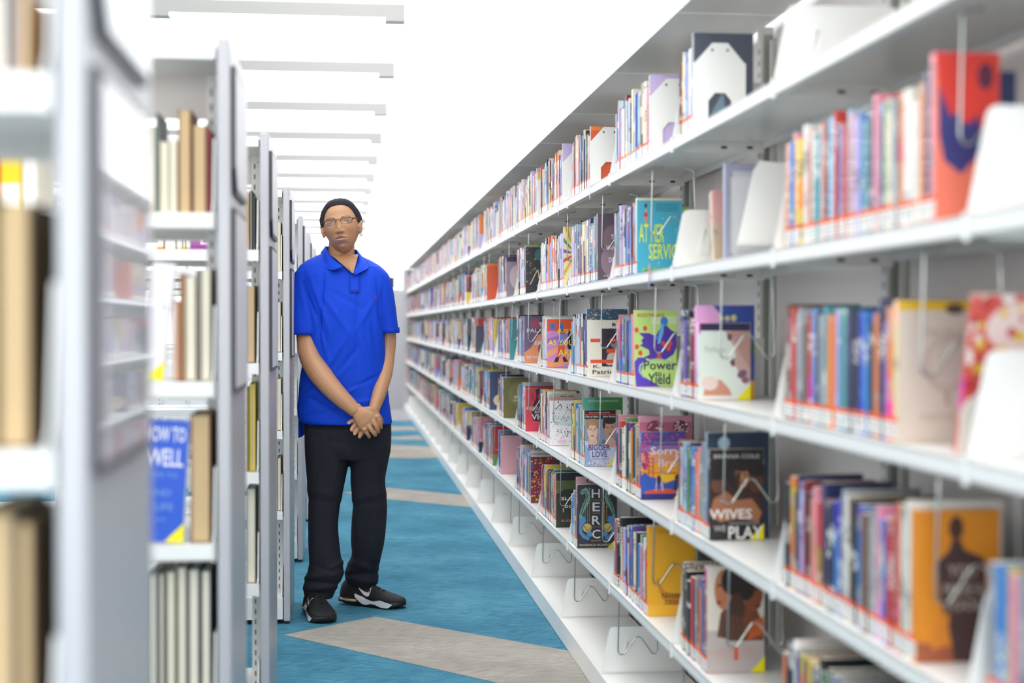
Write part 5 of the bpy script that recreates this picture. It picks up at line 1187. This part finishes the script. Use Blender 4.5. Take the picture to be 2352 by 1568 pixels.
sw = ob.modifiers.new('wrap','SHRINKWRAP'); sw.target = shirt; sw.wrap_method = 'PROJECT'; sw.use_project_z = False; sw.use_project_y = True; sw.use_negative_direction = True; sw.use_positive_direction = True; sw.offset = .0012
# ---- trainers
SHB = mat('shoe_black_mesh', '#101116', .75, bump=(700,.4,.001)); SHR = mat('shoe_rubber_black', '#0f1014', .55); SHW = mat('shoe_white', '#d9d7dc', .5); SHA = mat('shoe_air_window', '#b9ad83', .25, spec=.6)
def trainer(name_, heel, toe, side, label, pitch=0):
    # shoe frame: x from heel to toe, y across, z up
    heel, toe = Vector(heel), Vector(toe); ax = (toe-heel); L = ax.length; ax.normalize(); ay = Vector((-ax.y, ax.x, 0)); az = ax.cross(ay)
    t = thing(name_, None, None, (0,0,0)); t.parent = man; tag(t, label)
    T_ = Matrix((( ax.x, ay.x, 0, heel.x),(ax.y, ay.y, 0, heel.y),(0,0,1,0),(0,0,0,1)))
    def S(x, y, z): return T_ @ Vector((x*L, y, z))
    prof = [(0,.026,.012),(.04,.034,.016),(.12,.038,.01),(.3,.036,.004),(.45,.037,.0),(.62,.046,.0),(.78,.049,.001),(.9,.041,.006),(.97,.026,.012),(1.0,.010,.018)]
    def at_(x):
        for a, c in zip(prof[:-1], prof[1:]):
            if a[0] <= x <= c[0]: f = (x-a[0])/(c[0]-a[0]); return 1.12*(a[1]+(c[1]-a[1])*f), a[2]+(c[2]-a[2])*f
        return prof[-1][1]*1.12, prof[-1][2]
    def top(x):                                            # height of the upper
        ks = [(0,.085),(.06,.105),(.2,.115),(.34,.112),(.42,.10),(.55,.082),(.7,.064),(.85,.052),(.95,.042),(1,.030)]
        for a, c in zip(ks[:-1], ks[1:]):
            if a[0] <= x <= c[0]: return a[1]+(c[1]-a[1])*(x-a[0])/(c[0]-a[0])
        return .03
    so = MB(); so.sm = True; rings = []
    for i in range(25):
        x = i/24; hw, z0 = at_(min(max(x,.0),1)); z1 = .036 if x < .35 else .036-(x-.35)*.012
        hw = hw*(math.sqrt(max(0,1-((x-.93)/.075)**2)) if x > .93 else 1)+.002
        rings.append([S(x, hw*.92, z0), S(x, hw*1.03, z0+.008), S(x, hw*1.02, z1-.004), S(x, hw*.93, z1), S(x, -hw*.93, z1), S(x, -hw*1.02, z1-.004), S(x, -hw*1.03, z0+.008), S(x, -hw*.92, z0)])
    so.loft(rings, SHR); attach('sole', so.mesh('sole'), t)
    up = MB(); up.sm = True; rings = []
    for i in range(25):
        x = .02+.965*i/24; hw, z0 = at_(x); hw = hw*.96*(math.sqrt(max(0,1-((x-.93)/.075)**2)) if x > .93 else 1)+.001; h = top(x); rg = []
        for k in range(13):
            a = math.pi*k/12; cs, sn = math.cos(a), math.sin(a)
            w_ = hw*(1-.42*(sn**1.5) if x < .5 else 1-.2*sn**2)
            rg.append(S(x, w_*math.copysign(abs(cs)**.6, cs), .030+(h-.030)*sn**.8))
        rg.append(S(x, -hw*.8, .024)); rg.append(S(x, hw*.8, .024)); rings.append(rg)
    up.loft(rings, SHB); attach('upper', up.mesh('upper'), t)
    def onside(x, z, off=.0016):                           # a point on the visible side wall
        hw, z0 = at_(x); h = top(x); f = min(1, max(0, (z-.030)/(h-.030)))
        if z > .032:
            s_ = f**(1/.8); a = math.asin(min(1,s_)); w_ = hw*.96*(1-.42*(math.sin(a)**1.5) if x < .5 else 1-.2*math.sin(a)**2)*math.cos(a)**.6
            w_ = max(w_, 0)
        else: w_ = hw*1.03+.002
        if z < .040: w_ = max(w_, hw*1.03+.002)
        return S(x, side*(w_+off), z)
    def patch(m, poly, nm, off=.0016):
        # fine grid clipped by polygon is overkill: fan through a dense outline and centre line
        q_ = MB(); q_.sm = True; n_ = len(poly)//2; a_, c_ = poly[:n_], poly[n_:][::-1]; rows_ = []
        for (p0, p1) in zip(a_, c_): rows_.append([onside(p0[0]+(p1[0]-p0[0])*s_, p0[1]+(p1[1]-p0[1])*s_, off) for s_ in (0,.25,.5,.75,1)])
        vs = [p for r_ in rows_ for p in r_]; q_.add(vs, [(i*5+j, i*5+j+1, (i+1)*5+j+1, (i+1)*5+j) for i in range(len(rows_)-1) for j in range(4)], m)
        attach(nm, q_.mesh(nm), t)
    def dens(p, n=3): return [tuple(p[i][j]*(1-k/n)+p[i+1][j]*k/n for j in (0,1)) for i in range(len(p)-1) for k in range(n)]+[p[-1]]
    up_ = dens([(.27,.056),(.34,.049),(.42,.042),(.50,.035),(.58,.030),(.64,.034),(.70,.038),(.78,.032),(.88,.022)]); lo_ = dens([(.27,.046),(.34,.026),(.40,.014),(.46,.011),(.54,.018),(.62,.017),(.70,.008),(.80,.006),(.83,.008)])
    patch(SHW, up_+lo_[::-1], 'midsole_panel', .003)
    up_ = dens([(.285,.094),(.35,.077),(.41,.067),(.45,.063),(.475,.064),(.492,.072),(.505,.088)]); lo_ = dens([(.285,.093),(.34,.072),(.41,.053),(.46,.046),(.50,.049),(.517,.064),(.509,.088)])
    patch(SHW, up_+lo_[::-1], 'swoosh_mark', .003)
    a_ = MB(); a_.sm = True
    a_.tube([S(.30, side*.039, .025), S(.15, side*.041, .026), S(.05, side*.038, .028), S(.0, side*.02, .031), S(-.012, 0, .032), S(.0, -side*.02, .031), S(.05,-side*.036,.028)], .0068, SHA, 8); attach('air_window', a_.mesh('air_window'), t)
    for j in range(5):
        x = .38+.065*j; l_ = MB(); l_.sm = True
        l_.tube([S(x, .020, top(x)-.012), S(x+.008, .010, top(x)-.001), S(x+.012, 0, top(x)+.003), S(x+.008, -.010, top(x)-.001), S(x, -.020, top(x)-.012)], .0025, SHR, 6); attach('lace', l_.mesh('lace'), t)
    l_ = MB(); l_.sm = True; l_.tube([S(.40,0,.104), S(.44,side*.014,.104), S(.50,side*.020,.086), S(.46,side*.02,.090)], .0018, SHR, 6); l_.tube([S(.40,0,.106), S(.43,-side*.012,.104), S(.49,-side*.018,.088)], .0018, SHR, 6); attach('bow', l_.mesh('bow'), t)
    return t
h1, t1 = on_floor(707, 1396), on_floor(750, 1434)
h2, t2 = on_floor(783, 1384), on_floor(932, 1397)
ax = (t1-h1).normalized(); h1 = t1 - ax*.305
ax = (t2-h2).normalized(); h2 = t2 - ax*.315
trainer('trainer', h1, t1, -1, 'black trainer pointing at the camera'); trainer('trainer', h2, t2, -1, 'black trainer turned sideways')
